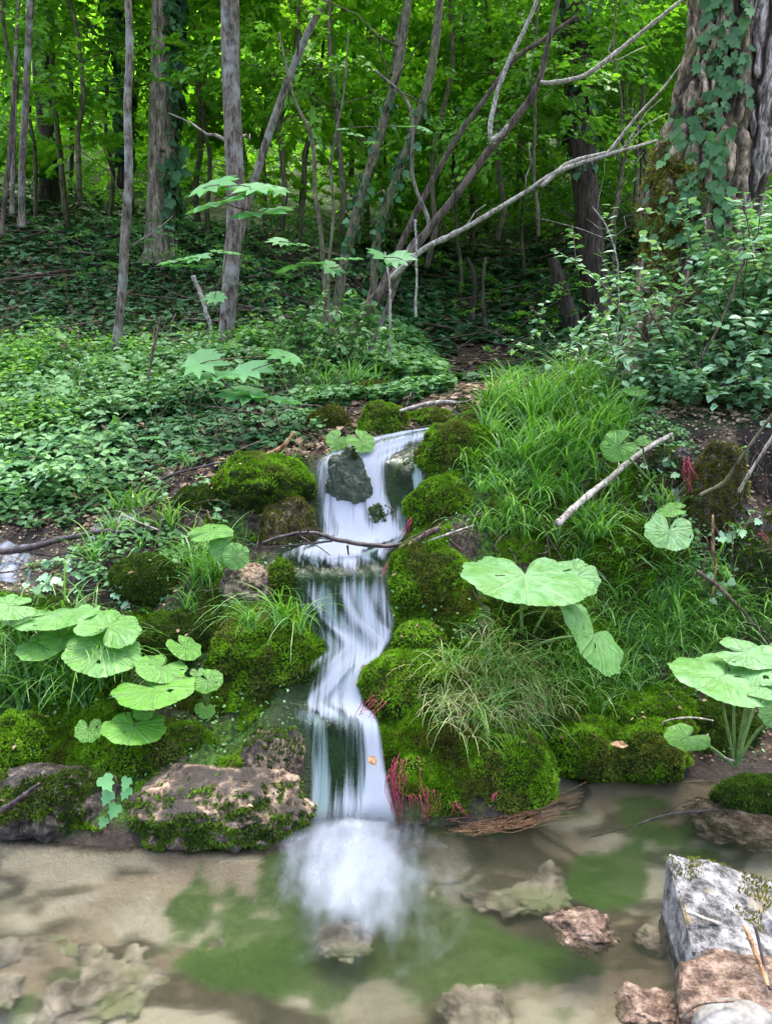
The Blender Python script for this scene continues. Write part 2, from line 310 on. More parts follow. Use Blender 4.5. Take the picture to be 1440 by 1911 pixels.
# ------------------------------------------------------------------ the stream's course and the terrain
SEC = [(798, 800, 826, 4.02, .5), (815, 725, 822, 3.86, .75), (840, 640, 816, 3.74, .8), (868, 590, 808, 3.64, .7), (915, 586, 792, 3.53, .55), (965, 588, 772, 3.43, .7),
       (1005, 590, 754, 3.33, 1.0), (1032, 520, 724, 3.2, .95), (1054, 528, 722, 3.07, .35), (1078, 542, 722, 2.99, .15), (1115, 546, 728, 2.94, .45), (1165, 570, 738, 2.88, .6),
       (1212, 610, 722, 2.82, .95), (1255, 574, 702, 2.74, .9), (1315, 530, 680, 2.66, .8), (1340, 552, 700, 2.58, 1.1), (1368, 568, 710, 2.5, .75), (1450, 578, 722, 2.42, .75), (1550, 570, 745, 2.31, .95)]
SA = np.array(SEC, float)
FARC = [(300, 19), (150, 28), (0, 41), (-250, 75)]
COLS = {
 -380: [(1570, 2.26), (1480, 2.45), (1330, 2.75), (1200, 3.0), (1100, 3.3), (1000, 3.7), (850, 4.6), (700, 6.2), (600, 7.5), (500, 9), (400, 11.5), (300, 15), (150, 25), (0, 40), (-250, 75)],
 0: [(1570, 2.26), (1480, 2.42), (1400, 2.6), (1330, 2.7), (1200, 2.9), (1110, 3.1), (1060, 3.35), (1000, 3.6), (950, 3.85), (850, 4.4), (700, 6.), (600, 7.5), (500, 9), (400, 11), (300, 15), (150, 25), (0, 40), (-250, 75)],
 200: [(1580, 2.23), (1470, 2.4), (1340, 2.62), (1250, 2.8), (1130, 3.1), (1050, 3.25), (960, 3.6), (900, 3.85), (820, 4.4), (700, 6), (600, 7.3), (490, 9.3), (400, 12), (300, 16), (150, 26), (0, 40), (-250, 75)],
 400: [(1600, 2.2), (1450, 2.38), (1340, 2.7), (1250, 2.8), (1150, 2.95), (1050, 3.2), (980, 3.4), (900, 3.65), (830, 4.2), (760, 4.8), (680, 6.2), (600, 7.5), (500, 9.5), (400, 13), (300, 17), (150, 27), (0, 40), (-250, 75)],
 525: [(1590, 2.22), (1480, 2.4), (1380, 2.55), (1200, 2.85), (1100, 3.0), (980, 3.4), (870, 3.65), (810, 4.1), (760, 4.7), (700, 5.6), (620, 7.5), (500, 10), (400, 14)] + FARC,
 640: [(800, 4.15), (770, 4.5), (735, 5.1), (700, 6.2), (620, 8), (500, 10.5), (400, 14.5)] + FARC,
 740: [(785, 4.2), (760, 4.5), (728, 5.1), (705, 6.5), (680, 8), (600, 10), (500, 13), (400, 17)] + FARC,
 830: [(1530, 2.36), (1400, 2.42), (1330, 2.55), (1200, 2.8), (1100, 2.95), (1000, 3.2), (900, 3.5), (790, 3.9), (740, 4.6), (722, 5.5), (710, 7.5), (600, 11), (500, 14), (400, 18)] + FARC,
 900: [(1530, 2.36), (1400, 2.45), (1330, 2.6), (1200, 2.85), (1100, 3.0), (1000, 3.2), (900, 3.5), (800, 3.85), (745, 4.4), (722, 5.5), (710, 7.5), (600, 11), (500, 14), (400, 18)] + FARC,
 1050: [(1440, 2.72), (1350, 2.8), (1200, 3.0), (1100, 3.15), (1000, 3.35), (900, 3.55), (800, 3.9), (730, 4.4), (712, 6), (695, 7.5), (600, 10), (500, 13), (400, 17)] + FARC,
 1200: [(1450, 2.7), (1350, 2.85), (1200, 3.05), (1100, 3.2), (1000, 3.38), (900, 3.5), (820, 3.65), (770, 4.1), (720, 4.8), (660, 7), (600, 8.5), (500, 11), (400, 15)] + FARC,
 1350: [(1465, 2.66), (1300, 2.95), (1150, 3.15), (1000, 3.3), (850, 3.42), (805, 3.6), (740, 4.3), (700, 5), (600, 7), (500, 9.5), (400, 13)] + FARC,
 1500: [(1480, 2.62), (1300, 2.95), (1150, 3.15), (1000, 3.3), (850, 3.42), (805, 3.6), (740, 4.3), (690, 5), (590, 7), (490, 9.5), (400, 12)] + FARC,
 1820: [(1480, 2.62), (1300, 2.95), (1150, 3.2), (1000, 3.4), (850, 3.6), (740, 4.3), (680, 5), (580, 7), (480, 9.5), (400, 12)] + FARC}
ctl = []                                          # (u = X/Y, v = ln Y, e = (z-CZ)/Y)
def cp(px, py, Y, dz=0):
    d = ray(px, py); ctl.append((d[0] / d[1], math.log(Y), d[2] / d[1] + dz / Y))
for px, lst in COLS.items():
    for py, Y in lst:
        if 500 < px < 800 and py > 790:
            l = np.interp(py, SA[:, 0], SA[:, 1]); r = np.interp(py, SA[:, 0], SA[:, 2])
            if l - 30 < px < r + 30: continue
        cp(px, py, Y)
    s = lst[0]; d = ray(px, s[0])
    if s[0] > 1400:
        for Y, z in ((s[1] - .1, -.1), (s[1] - .35, -.2), (1.4, -.24), (1.05, -.24)):
            if px >= 1350 and Y < 2.1: z = -.05 if px < 1400 else .02
            if abs(px - 830) < 5 and Y > 1.5: z -= .03
            ctl.append((d[0] / d[1], math.log(Y), (z - CZ) / Y))
for py, l, r, Y, fo in SEC:
    if py > 1500: continue
    for k in (0, .5, 1): cp(l + (r - l) * k, py, Y + .01, -.035)
for px in (600, 660, 720): 
    d = ray(px, 1545)
    for Y, z in ((2.34, -.06), (2.2, -.2), (1.8, -.26), (1.4, -.26)): ctl.append((d[0] / d[1], math.log(Y), (z - CZ) / Y))
CTL = np.array(ctl)
def tps_fit(P, z, lam=2e-4):
    d = np.linalg.norm(P[:, None] - P[None], axis=-1); K = np.where(d > 0, d ** 2 * np.log(d + 1e-12), 0) + lam * np.eye(len(P))
    A = np.hstack([np.ones((len(P), 1)), P]); m = np.vstack([np.hstack([K, A]), np.hstack([A.T, np.zeros((3, 3))])])
    return np.linalg.solve(m, np.concatenate([z, np.zeros(3)]))
TW = tps_fit(CTL[:, :2], CTL[:, 2])
def base_h(X, Y):
    Yc = np.maximum(Y, 1.05); u = np.clip(X / Yc, -.78, .8); v = np.log(Yc); Q = np.stack([u, v], -1).reshape(-1, 2); out = np.empty(len(Q))
    for k in range(0, len(Q), 20000):
        q = Q[k:k + 20000]; d = np.linalg.norm(q[:, None] - CTL[None, :, :2], axis=-1)
        out[k:k + 20000] = np.where(d > 0, d ** 2 * np.log(d + 1e-12), 0) @ TW[:-3] + TW[-3] + q @ TW[-2:]
    return out.reshape(np.shape(u)) * Yc + CZ
# dense samples of the stream surface
def section_grid(S, nu=44, nv=260):
    S = np.asarray(S, float); L = at(S[:, 1], S[:, 0], S[:, 3]); R = at(S[:, 2], S[:, 0], S[:, 3])
    c = catmull(np.hstack([L, R, S[:, 4:5]]), nv); u = np.linspace(0, 1, nu)[None, :, None]
    return c[:, None, :3] * (1 - u) + c[:, None, 3:6] * u, np.repeat(c[:, 6:7], nu, 1)
WG, WF = section_grid(SEC)
wpts = WG[::4, ::4].reshape(-1, 3)
def geo(a, b, n): return a * (b / a) ** (np.arange(1, n + 1) / n)
xs_ = np.concatenate([np.arange(0, 2.4, .0135), geo(2.4, 70, 110)]); XS = np.concatenate([-xs_[:0:-1], xs_])
YS = np.concatenate([np.arange(-4, 1.3, .12), np.arange(1.3, 4.6, .0125), geo(4.6, 78, 190)])
GX, GY = np.meshgrid(XS, YS)
GZ = base_h(GX, GY)
near = (np.abs(GX) < 1.2) & (GY > 2.2) & (GY < 4.3)
wd = np.full(GX.shape, 9.0); nx, ny = GX[near], GY[near]; dm = np.full(len(nx), 9.0)
for k in range(0, len(wpts), 60): dm = np.minimum(dm, np.min(np.hypot(nx[:, None] - wpts[None, k:k + 60, 0], ny[:, None] - wpts[None, k:k + 60, 1]), 1))
wd[near] = dm; chan = 1 - sstep(.02, .1, wd)
PXg, PYg = proj(np.stack([GX, GY, GZ], -1))
G3 = P3(GX, GY, GZ)
far = sstep(4.5, 9, GY)
bankw = sstep(-.06, .08, GZ)
GZ = GZ + (1 - bankw) * (GY < 3.2) * (GZ < -.03) * .05 * fbm(P3(GX, GY * 1.6), 3.0, 4, 71)
amp = (1 - .7 * chan) * ((1 - far) * (.01 + .035 * bankw) + far * .22)
det = (1 - far) * (fbm(G3, 3.2, 5, 3, .55) * 1.0 + np.abs(fbm(G3, 9, 3, 9)) * .5) + far * fbm(G3, .5, 5, 5)
GZ = GZ + amp * det + (1 - chan) * (1 - far) * bankw * (GY < 4.3) * .06 * (.35 - np.abs(fbm(G3, 4.2, 3, 55)) * 1.8)
GZ = np.where(GY < 1.05, GZ * sstep(-.3, 1.05, GY) + .04 * (1 - sstep(-.3, 1.05, GY)), GZ)
# dark hollow in the right bank and the shallow run on the left
hol = np.exp(-(((PXg - 1440) / 50) ** 2 + ((PYg - 930) / 85) ** 2)) * (GY < 4.2); GY2 = GY
GZ -= .34 * np.exp(-(((GX - 1.74) / .13) ** 4 + ((GY - 3.5) / .16) ** 4))
def height(X, Y):
    X = np.asarray(X, float); Y = np.asarray(Y, float)
    i = np.clip(np.searchsorted(XS, X) - 1, 0, len(XS) - 2); j = np.clip(np.searchsorted(YS, Y) - 1, 0, len(YS) - 2)
    fx = np.clip((X - XS[i]) / (XS[i + 1] - XS[i]), 0, 1); fy = np.clip((Y - YS[j]) / (YS[j + 1] - YS[j]), 0, 1)
    return (GZ[j, i] * (1 - fx) + GZ[j, i + 1] * fx) * (1 - fy) + (GZ[j + 1, i] * (1 - fx) + GZ[j + 1, i + 1] * fx) * fy
def normal(X, Y):
    e = .02 + .01 * np.abs(Y); return nrm(np.stack([-(height(X + e, Y) - height(X - e, Y)) / (2 * e), -(height(X, Y + e) - height(X, Y - e)) / (2 * e), np.ones_like(X)], -1))
def gpt(px, py, lift=0.0):                       # where the line of sight meets the ground
    d = ray(px, py); t = np.concatenate([np.arange(1.3, 6, .01), np.arange(6, 70, .1)]); X = d[0] / d[1] * t; Z = CZ + d[2] / d[1] * t
    h = height(X, t); k = np.argmax(Z < h) if (Z < h).any() else len(t) - 1
    return np.array([X[k], t[k], h[k] + lift])
# colours of the ground
def ell(px, py, cx, cy, rx, ry): return np.exp(-(((px - cx) / rx) ** 2 + ((py - cy) / ry) ** 2) * 1.2)
G3 = P3(GX, GY, GZ); PXg, PYg = proj(G3)
n1 = fbm(G3, 2.2, 4, 21); n2 = fbm(G3, 7, 4, 31); n3 = fbm(G3, 22, 3, 41)
RB = [(730, 1540), (700, 1400), (660, 1300), (720, 1200), (730, 1080), (735, 1010), (775, 930), (820, 800), (900, 740), (1120, 720), (1180, 830), (1200, 960), (1260, 1120), (1300, 1300), (1250, 1460), (1050, 1450), (960, 1540)]
LB = [(-50, 1560), (-50, 1100), (130, 1120), (350, 1060), (420, 860), (580, 850), (600, 1000), (545, 1060), (560, 1150), (625, 1230), (520, 1330), (400, 1500), (200, 1560)]
def lerp(a, b, f): return a * (1 - f[..., None]) + b * f[..., None]
C = np.zeros(GX.shape + (3,)) + np.array([.045, .032, .022])
C = lerp(C, np.array([.09, .06, .04]), sstep(.1, .4, n2))
C = lerp(C, np.array([.022, .05, .012]), sstep(0, .3, n1) * .7)
mossz = np.where(inpoly(PXg, PYg, RB) | inpoly(PXg, PYg, LB), 1., 0.) * (GY < 5)
C = lerp(C, np.array([.03, .075, .006]), mossz * sstep(-.25, .05, n2))
wetz = np.clip(inpoly(PXg, PYg, [(-60, 1110), (-60, 990), (200, 900), (400, 860), (420, 960), (330, 1040), (220, 1100)]) * 1. + inpoly(PXg, PYg, [(1190, 800), (1500, 800), (1500, 1200), (1280, 1180), (1200, 1000)]), 0, 1) * (GY < 4.2)
C = lerp(C, np.array([.032, .023, .018]), wetz); C = lerp(C, np.array([.1, .075, .06]), wetz * sstep(.15, .4, n3))
C = lerp(C, np.array([.03, .045, .018]), chan)
Cb = np.zeros_like(C) + np.array([.1, .08, .05]); Q_ = P3(GX + .05 * fbm(G3, 6, 2, 3), GY * 2.0)
Cb = lerp(Cb, np.array([.5, .44, .33]), sstep(-.08, .12, fbm(Q_, 2.2, 4, 71)))
Cb = lerp(Cb, np.array([.36, .27, .19]), sstep(.05, .3, fbm(Q_, 5, 3, 72)) * .7)
Cb = lerp(Cb, np.array([.05, .04, .028]), sstep(.82, .95, 1 - np.abs(fbm(Q_, 2.2, 3, 81)) * 1.6) * .85)
Cb = lerp(Cb, np.array([.06, .05, .035]), sstep(.16, .3, fbm(Q_, 3.4, 4, 84)) * .9)
alg = np.zeros_like(GX)
for a in [(1110, 1705, 110, 45), (1205, 1523, 60, 18), (960, 1860, 110, 40), (350, 1735, 45, 45), (440, 1870, 120, 60), (560, 1850, 90, 80), (760, 1640, 60, 50), (1000, 1560, 160, 20), (850, 1560, 90, 22), (700, 1820, 140, 80), (1080, 1870, 80, 30), (560, 1620, 80, 20), (640, 1700, 120, 60), (820, 1860, 90, 60)]: alg += ell(PXg, PYg, *a)
Cb = lerp(Cb, np.array([.05, .13, .012]), sstep(.35, .8, alg * 1.1 + n2 * 1.3 + n1 * .9) * .9)
Cb = lerp(Cb, np.array([.1, .11, .05]), sstep(500, 760, PXg) * sstep(1060, 760, PXg) * .5)
C = lerp(C, np.array([.035, .025, .018]), sstep(.07, .02, GZ) * (GY < 3.2) * (1 - mossz * .5)); under = sstep(-.004, -.03, GZ) * (GY < 3.2) * (1 - chan)
C = lerp(C, np.clip(Cb * np.array([.86, .88, .92]), 0, .7), under); wet = np.clip(wetz * .9 + chan * .9 + .6 * under + sstep(.12, .02, GZ) * .6, 0, 1)
C = lerp(C, np.array([.03, .07, .015]), sstep(9, 13, GY) * (.6 + .4 * sstep(-.2, .2, n1))); C = np.clip(C, 0, 1)
nX, nY = len(XS), len(YS); ii = (np.arange(nY - 1)[:, None] * nX + np.arange(nX - 1)[None]).ravel()
ground = mk('ground', G3.reshape(-1, 3), np.stack([ii, ii + 1, ii + nX + 1, ii + nX], -1), M['ground'], attrs={'Col': C.reshape(-1, 3), 'wet': wet.ravel()})
tag(ground, 'ravine floor, stream bed and wooded slope of brown earth and rock', kind='structure')

# ------------------------------------------------------------------ water
def foam_mat(name, lo=.1, hi=1.15, us=75, vs=2.4, col=(.39, .43, .51)):
    m, t, o = mat(name); a = nd(t, 'ShaderNodeAttribute', attribute_name='foam'); uvn = nd(t, 'ShaderNodeUVMap')
    n = ntex(t, 1, 4, .6, uvn.outputs[0], (us, vs, 1)); n_b = ntex(t, 1, 2, .5, uvn.outputs[0], (us * .3, vs * .8, 1))
    def madd(x, k, y):
        q = nd(t, 'ShaderNodeMath', operation='MULTIPLY_ADD'); t.links.new(x, q.inputs[0]); q.inputs[1].default_value = k
        if hasattr(y, 'links'): t.links.new(y, q.inputs[2])
        else: q.inputs[2].default_value = y
        return q.outputs[0]
    s1 = madd(n_b, 1.5, madd(n, 1.7, madd(a.outputs['Fac'], 1.0, -1.6)))
    mr = nd(t, 'ShaderNodeMapRange', interpolation_type='SMOOTHSTEP'); mr.inputs[1].default_value = lo; mr.inputs[2].default_value = hi; t.links.new(s1, mr.inputs[0])
    e = nd(t, 'ShaderNodeAttribute', attribute_name='edge'); mu = nd(t, 'ShaderNodeMath', operation='MULTIPLY'); t.links.new(mr.outputs[0], mu.inputs[0]); t.links.new(e.outputs['Fac'], mu.inputs[1])
    df = nd(t, 'ShaderNodeBsdfDiffuse'); df.inputs[0].default_value = (*col, 1); tl = nd(t, 'ShaderNodeBsdfTranslucent'); tl.inputs[0].default_value = (*col, 1)
    wm = nd(t, 'ShaderNodeMixShader'); wm.inputs[0].default_value = .35; t.links.new(df.outputs[0], wm.inputs[1]); t.links.new(tl.outputs[0], wm.inputs[2])
    tp = nd(t, 'ShaderNodeBsdfTransparent'); tp.inputs[0].default_value = (.72, .82, .76, 1); gl = nd(t, 'ShaderNodeBsdfGlossy'); gl.inputs['Roughness'].default_value = .18
    lw = nd(t, 'ShaderNodeFresnel'); lw.inputs[0].default_value = 1.33
    bp = nd(t, 'ShaderNodeBump'); bp.inputs['Strength'].default_value = .2; bp.inputs['Distance'].default_value = .006; t.links.new(n, bp.inputs['Height'])
    t.links.new(bp.outputs[0], lw.inputs['Normal']); t.links.new(bp.outputs[0], gl.inputs['Normal'])
    fm = nd(t, 'ShaderNodeMath', operation='MULTIPLY'); t.links.new(lw.outputs[0], fm.inputs[0]); fm.inputs[1].default_value = .04; cl = nd(t, 'ShaderNodeMixShader'); t.links.new(fm.outputs[0], cl.inputs[0]); t.links.new(tp.outputs[0], cl.inputs[1]); t.links.new(gl.outputs[0], cl.inputs[2])
    tp2 = nd(t, 'ShaderNodeBsdfTransparent'); ec = nd(t, 'ShaderNodeMixShader'); t.links.new(e.outputs['Fac'], ec.inputs[0]); t.links.new(tp2.outputs[0], ec.inputs[1]); t.links.new(cl.outputs[0], ec.inputs[2])
    mx = nd(t, 'ShaderNodeMixShader'); t.links.new(mu.outputs[0], mx.inputs[0]); t.links.new(ec.outputs[0], mx.inputs[1]); t.links.new(wm.outputs[0], mx.inputs[2])
    t.links.new(mx.outputs[0], o.inputs[0]); return m
M['foam'] = foam_mat('foam'); M['splash'] = foam_mat('splash', .05, 1.1, 7, 1.6)
def gridfaces(nv, nu):
    q = (np.arange(nv - 1)[:, None] * nu + np.arange(nu - 1)[None]).ravel(); return np.stack([q, q + 1, q + nu + 1, q + nu], -1)
def cascade(name, S, label, blobs=(), seed=0, lift=.0, nu=44, nv=260):
    W, fo = section_grid(S, nu, nv); nv, nu = W.shape[:2]
    u = np.linspace(0, 1, nu)[None] + 0 * fo; L = np.concatenate([[0], np.cumsum(np.linalg.norm(np.diff(W[:, nu // 2], axis=0), axis=1))])[:, None] + 0 * fo
    wm_ = np.linalg.norm(W[:, -1] - W[:, 0], axis=1)[:, None] + 0 * fo
    W[..., 2] += .012 * fbm(np.stack([u * wm_ * 14, L * 3, 0 * u], -1), 1, 3, seed)
    px, py = proj(W); fo = fo - .2 + 1.3 * fbm(np.stack([u * wm_ * 16 + .3 * np.sin(L * 3), L * 1.3, 0 * u + seed], -1), 1, 2, seed + 40)
    for cx, cy, rx, ry, a in blobs: fo = fo + a * ell(px, py, cx, cy, rx, ry)
    W[..., 2] = np.maximum(W[..., 2], height(W[..., 0], W[..., 1]) + .008) + lift
    edge = sstep(0, .07, u) * sstep(1, .93, u) * sstep(0, .03, L / L.max()) * sstep(1, .965, L / L.max())
    o = mk(name, W.reshape(-1, 3), gridfaces(nv, nu), M['foam'], attrs={'foam': fo.ravel() + seed * 0, 'edge': edge.ravel()}, uv=np.stack([.92 * W[..., 0] + .08 * u * wm_ + seed * 3.1, L], -1).reshape(-1, 2))
    return tag(o, label, 'water', kind='structure')
BL = [(748, 905, 34, 50, -.7), (778, 855, 28, 35, -.7), (700, 985, 14, 30, -.4), (600, 900, 30, 30, .2), (800, 830, 14, 30, -.5), (615, 950, 25, 60, .4), (690, 930, 30, 60, .15), (700, 870, 40, 25, .1), (735, 960, 30, 30, .35), (630, 1080, 60, 16, -.4),
      (600, 1120, 30, 30, .1), (700, 1120, 30, 40, .25), (650, 1185, 30, 30, .3), (515, 1305, 40, 30, -.9), (565, 1270, 25, 25, -.4), (640, 1260, 30, 60, .3), (640, 1420, 22, 40, -.05), (640, 1480, 60, 50, .25), (590, 1450, 12, 70, .3), (690, 1460, 40, 60, .1), (660, 1520, 80, 40, .4)]
cascade('waterfall', SEC, 'silky white stream tumbling down three steps between mossy banks', BL)
cascade('waterfall', SEC, 'upper sheet of the silky white stream', BL, 5, .014)
SL = [(985, 210, 330, 3.55, .2), (1000, 120, 240, 3.5, .3), (1015, 0, 130, 3.48, .2), (1040, -60, 70, 3.4, .5), (1095, -70, 60, 3.25, .6)]
def strip(pts, wpx, Y, label, fo=.45):                      # thin trickles over the left and right rock
    S = [(py, px - wpx, px + wpx, y, fo) for (px, py), y in zip(pts, Y)]
    g = [gpt(px, py) for px, py in pts]; S = []
    for (px, py), q in zip(pts, g): S.append((py, px - wpx, px + wpx, q[1] - .01, fo))
    return cascade('trickle', S, label, nu=14, nv=60)
strip([(285, 905), (262, 935), (240, 960), (200, 985), (150, 1010)], 34, [0] * 5, 'thin bright trickle over dark rock on the left bank', .42)
strip([(60, 1015), (30, 1035), (20, 1060), (15, 1090)], 45, [0] * 4, 'small white cascade at the left edge', .4)
strip([(1235, 870), (1240, 905), (1250, 950)], 22, [0] * 3, 'glistening seep on the dark right bank', .2)
strip([(1255, 1085), (1265, 1115), (1275, 1145)], 14, [0] * 3, 'seep below the round leaf on the right bank', .3)
# pool
m, t, o = mat('pool'); nx_ = ntex(t, 1, 3, .5, None, (3.2, 5.5, 1)); nb = ntex(t, 1, 2, .5, None, (14, 26, 1))
ad = nd(t, 'ShaderNodeMath', operation='MULTIPLY_ADD'); t.links.new(nb, ad.inputs[0]); ad.inputs[1].default_value = .12; t.links.new(nx_, ad.inputs[2])
bp = nd(t, 'ShaderNodeBump'); bp.inputs['Strength'].default_value = .35; bp.inputs['Distance'].default_value = .03; t.links.new(ad.outputs[0], bp.inputs['Height'])
fr = nd(t, 'ShaderNodeFresnel'); fr.inputs[0].default_value = 1.33; t.links.new(bp.outputs[0], fr.inputs['Normal'])
gl = nd(t, 'ShaderNodeBsdfGlossy'); gl.inputs['Roughness'].default_value = .22; t.links.new(bp.outputs[0], gl.inputs['Normal'])
tp = nd(t, 'ShaderNodeBsdfRefraction'); tp.inputs[0].default_value = (.92, .93, .9, 1); tp.inputs['IOR'].default_value = 1.33; tp.inputs['Roughness'].default_value = .18; t.links.new(bp.outputs[0], tp.inputs['Normal'])
df = nd(t, 'ShaderNodeBsdfDiffuse'); df.inputs[0].default_value = (.2, .21, .14, 1)
m1 = nd(t, 'ShaderNodeMixShader'); m1.inputs[0].default_value = .03; t.links.new(tp.outputs[0], m1.inputs[1]); t.links.new(df.outputs[0], m1.inputs[2])
m2 = nd(t, 'ShaderNodeMixShader'); t.links.new(fr.outputs[0], m2.inputs[0]); t.links.new(m1.outputs[0], m2.inputs[1]); t.links.new(gl.outputs[0], m2.inputs[2]); t.links.new(m2.outputs[0], o.inputs[0])
M['pool'] = m
gx, gy = np.meshgrid(np.linspace(-5, 5, 120), np.linspace(-1, 3.0, 90)); V = P3(gx, gy); V[..., 2] = .003 * noise(P3(gx, gy), 5, 3)
tag(mk('pool_water', V.reshape(-1, 3), gridfaces(90, 120), m), 'clear brown-green pool below the falls', 'water', kind='structure')
# splash foam spreading at the foot of the lowest fall
sp = at(655, 1560, 2.28); sp[2] = 0
m, t, o = mat('froth'); a = nd(t, 'ShaderNodeAttribute', attribute_name='foam'); n = ntex(t, 1, 5, .55, None, (13, 5, 13)); q = nd(t, 'ShaderNodeMath', operation='MULTIPLY_ADD'); t.links.new(n, q.inputs[0]); q.inputs[1].default_value = 1.5
q0 = nd(t, 'ShaderNodeMath', operation='SUBTRACT'); t.links.new(a.outputs['Fac'], q0.inputs[0]); q0.inputs[1].default_value = .7; t.links.new(q0.outputs[0], q.inputs[2])
mr = nd(t, 'ShaderNodeMapRange', interpolation_type='SMOOTHSTEP'); mr.inputs[1].default_value = .0; mr.inputs[2].default_value = 1.7; t.links.new(q.outputs[0], mr.inputs[0])
df = nd(t, 'ShaderNodeBsdfDiffuse'); df.inputs[0].default_value = (.31, .345, .41, 1); tp = nd(t, 'ShaderNodeBsdfTransparent'); mx = nd(t, 'ShaderNodeMixShader'); t.links.new(mr.outputs[0], mx.inputs[0]); t.links.new(tp.outputs[0], mx.inputs[1]); t.links.new(df.outputs[0], mx.inputs[2]); t.links.new(mx.outputs[0], o.inputs[0]); M['froth'] = m
nr, na = 40, 110; sp0 = at(658, 1545, 2.3)
for k, (hh, sx, sy, f0, yo) in enumerate([(.0, .33, .44, .72, -.19), (.012, .27, .34, .62, -.14), (.022, .21, .22, .6, -.08), (.03, .18, .12, .6, -.03)]):
    r = np.linspace(0, 1, nr)[:, None]; a = np.linspace(0, 2 * math.pi, na)[None]; wob = 1 + .14 * noise(np.stack([np.cos(a) * 1.6, np.sin(a) * 1.6, 0 * a + k], -1), 1.5, 8 + k)
    X = sp0[0] + r * np.cos(a) * sx * wob; Y = 2.3 + yo + r * np.sin(a) * sy * wob; Z = .006 + k * .005 + hh * np.exp(-(r * 1.5) ** 2) + 0 * a 
    foam = f0 * 1.45 * np.exp(-(r * 1.75) ** 2) - .07 * r + 0 * a
    tag(mk('splash_foam', np.stack([X, Y, Z], -1).reshape(-1, 3), gridfaces(nr, na), M['froth'], attrs={'foam': foam.ravel()}), 'soft white froth where the lowest fall meets the pool', 'water', kind='structure')

# ------------------------------------------------------------------ rocks and moss cushions
bm = bmesh.new(); bmesh.ops.create_icosphere(bm, subdivisions=6, radius=1); ICO = np.array([v.co[:] for v in bm.verts]); ICOF = np.array([[v.index for v in f.verts] for f in bm.faces]); bm.free()
bm = bmesh.new(); bmesh.ops.create_icosphere(bm, subdivisions=5, radius=1); IC5 = np.array([v.co[:] for v in bm.verts]); IC5F = np.array([[v.index for v in f.verts] for f in bm.faces]); bm.free()
def tris_sample(V, Fc, dens, r=rs, ok=None):
    a, b, c = V[Fc[:, 0]], V[Fc[:, 1]], V[Fc[:, 2]]; N = np.cross(b - a, c - a); A = np.linalg.norm(N, axis=1) / 2; N = nrm(N)
    if ok is not None: A = A * ok((a + b + c) / 3, N)
    n = int(A.sum() * dens)
    if n < 1: return np.zeros((0, 3)), np.zeros((0, 3))
    k = r.choice(len(A), n, p=A / A.sum()); u, v = r.rand(n), r.rand(n); s = u + v > 1; u[s], v[s] = 1 - u[s], 1 - v[s]
    return a[k] + (b[k] - a[k]) * u[:, None] + (c[k] - a[k]) * v[:, None], N[k]
def moss_tufts(P, N, size=.011, r=rs, nb=4, spread=.75):
    n = len(P); bs = []; Fs = []; cl = np.clip(.5 + .55 * fbm(P, 14, 3, 5) + .3 * fbm(P, 45, 2, 6), 0, 1)
    for k in range(nb):
        d = nrm(N + r.randn(n, 3) * spread * .6 + np.array([0, 0, .25])); s = nrm(np.cross(d, r.randn(n, 3))); L = size * (.5 + .9 * r.rand(n))[:, None]; wv = s * size * .16
        bs.append(np.stack([P - wv, P + wv, P + d * L * .6 + wv * .8 + N * L * .1, P + d * L], 1))
    V = np.stack(bs, 1).reshape(-1, 3); q = np.array([(0, 1, 2), (0, 2, 3)]); m_ = n * nb
    Fc = (q[None] + (np.arange(m_) * 4)[:, None, None]).reshape(-1, 3)
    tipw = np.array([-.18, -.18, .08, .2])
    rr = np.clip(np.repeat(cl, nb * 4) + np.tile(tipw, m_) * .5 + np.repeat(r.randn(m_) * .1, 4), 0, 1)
    return V, Fc, rr
def blob(bb, Y, depth=.8, e=.75, rough=.2, nsc=1.0, seed=0, flat=0.0, fine=True):
    x0, y0, x1, y1 = bb; c = at((x0 + x1) / 2, (y0 + y1) / 2, Y); k = Y / F
    rx, rz = (x1 - x0) / 2 * k, (y1 - y0) / 2 * k * 1.0; ry = depth * rx
    V0, Fc = (ICO, ICOF) if fine else (IC5, IC5F)
    S = np.sign(V0) * np.abs(V0) ** e; S = S / np.maximum(np.linalg.norm(S, axis=1, keepdims=True) ** .6, 1e-6)
    q = S * np.array([1, 1, 1]); s = min(rx, rz) * 1.0
    D = 1 + rough * fbm(S * 1.3 * nsc + seed * 7.7, 1, 3, seed) + rough * .35 * fbm(S * 5 * nsc + seed, 1, 3, seed + 5)
    V = q * D[:, None] * np.array([rx, ry, rz]) + c
    V = V + nrm(V - c) * (min(rx, rz) * .09 * fbm(V, 16, 4, 7, .6) + (.006 if fine else .003) * fbm(V, 55, 3, 8))[:, None]
    return V, Fc, c
ROCKS = []
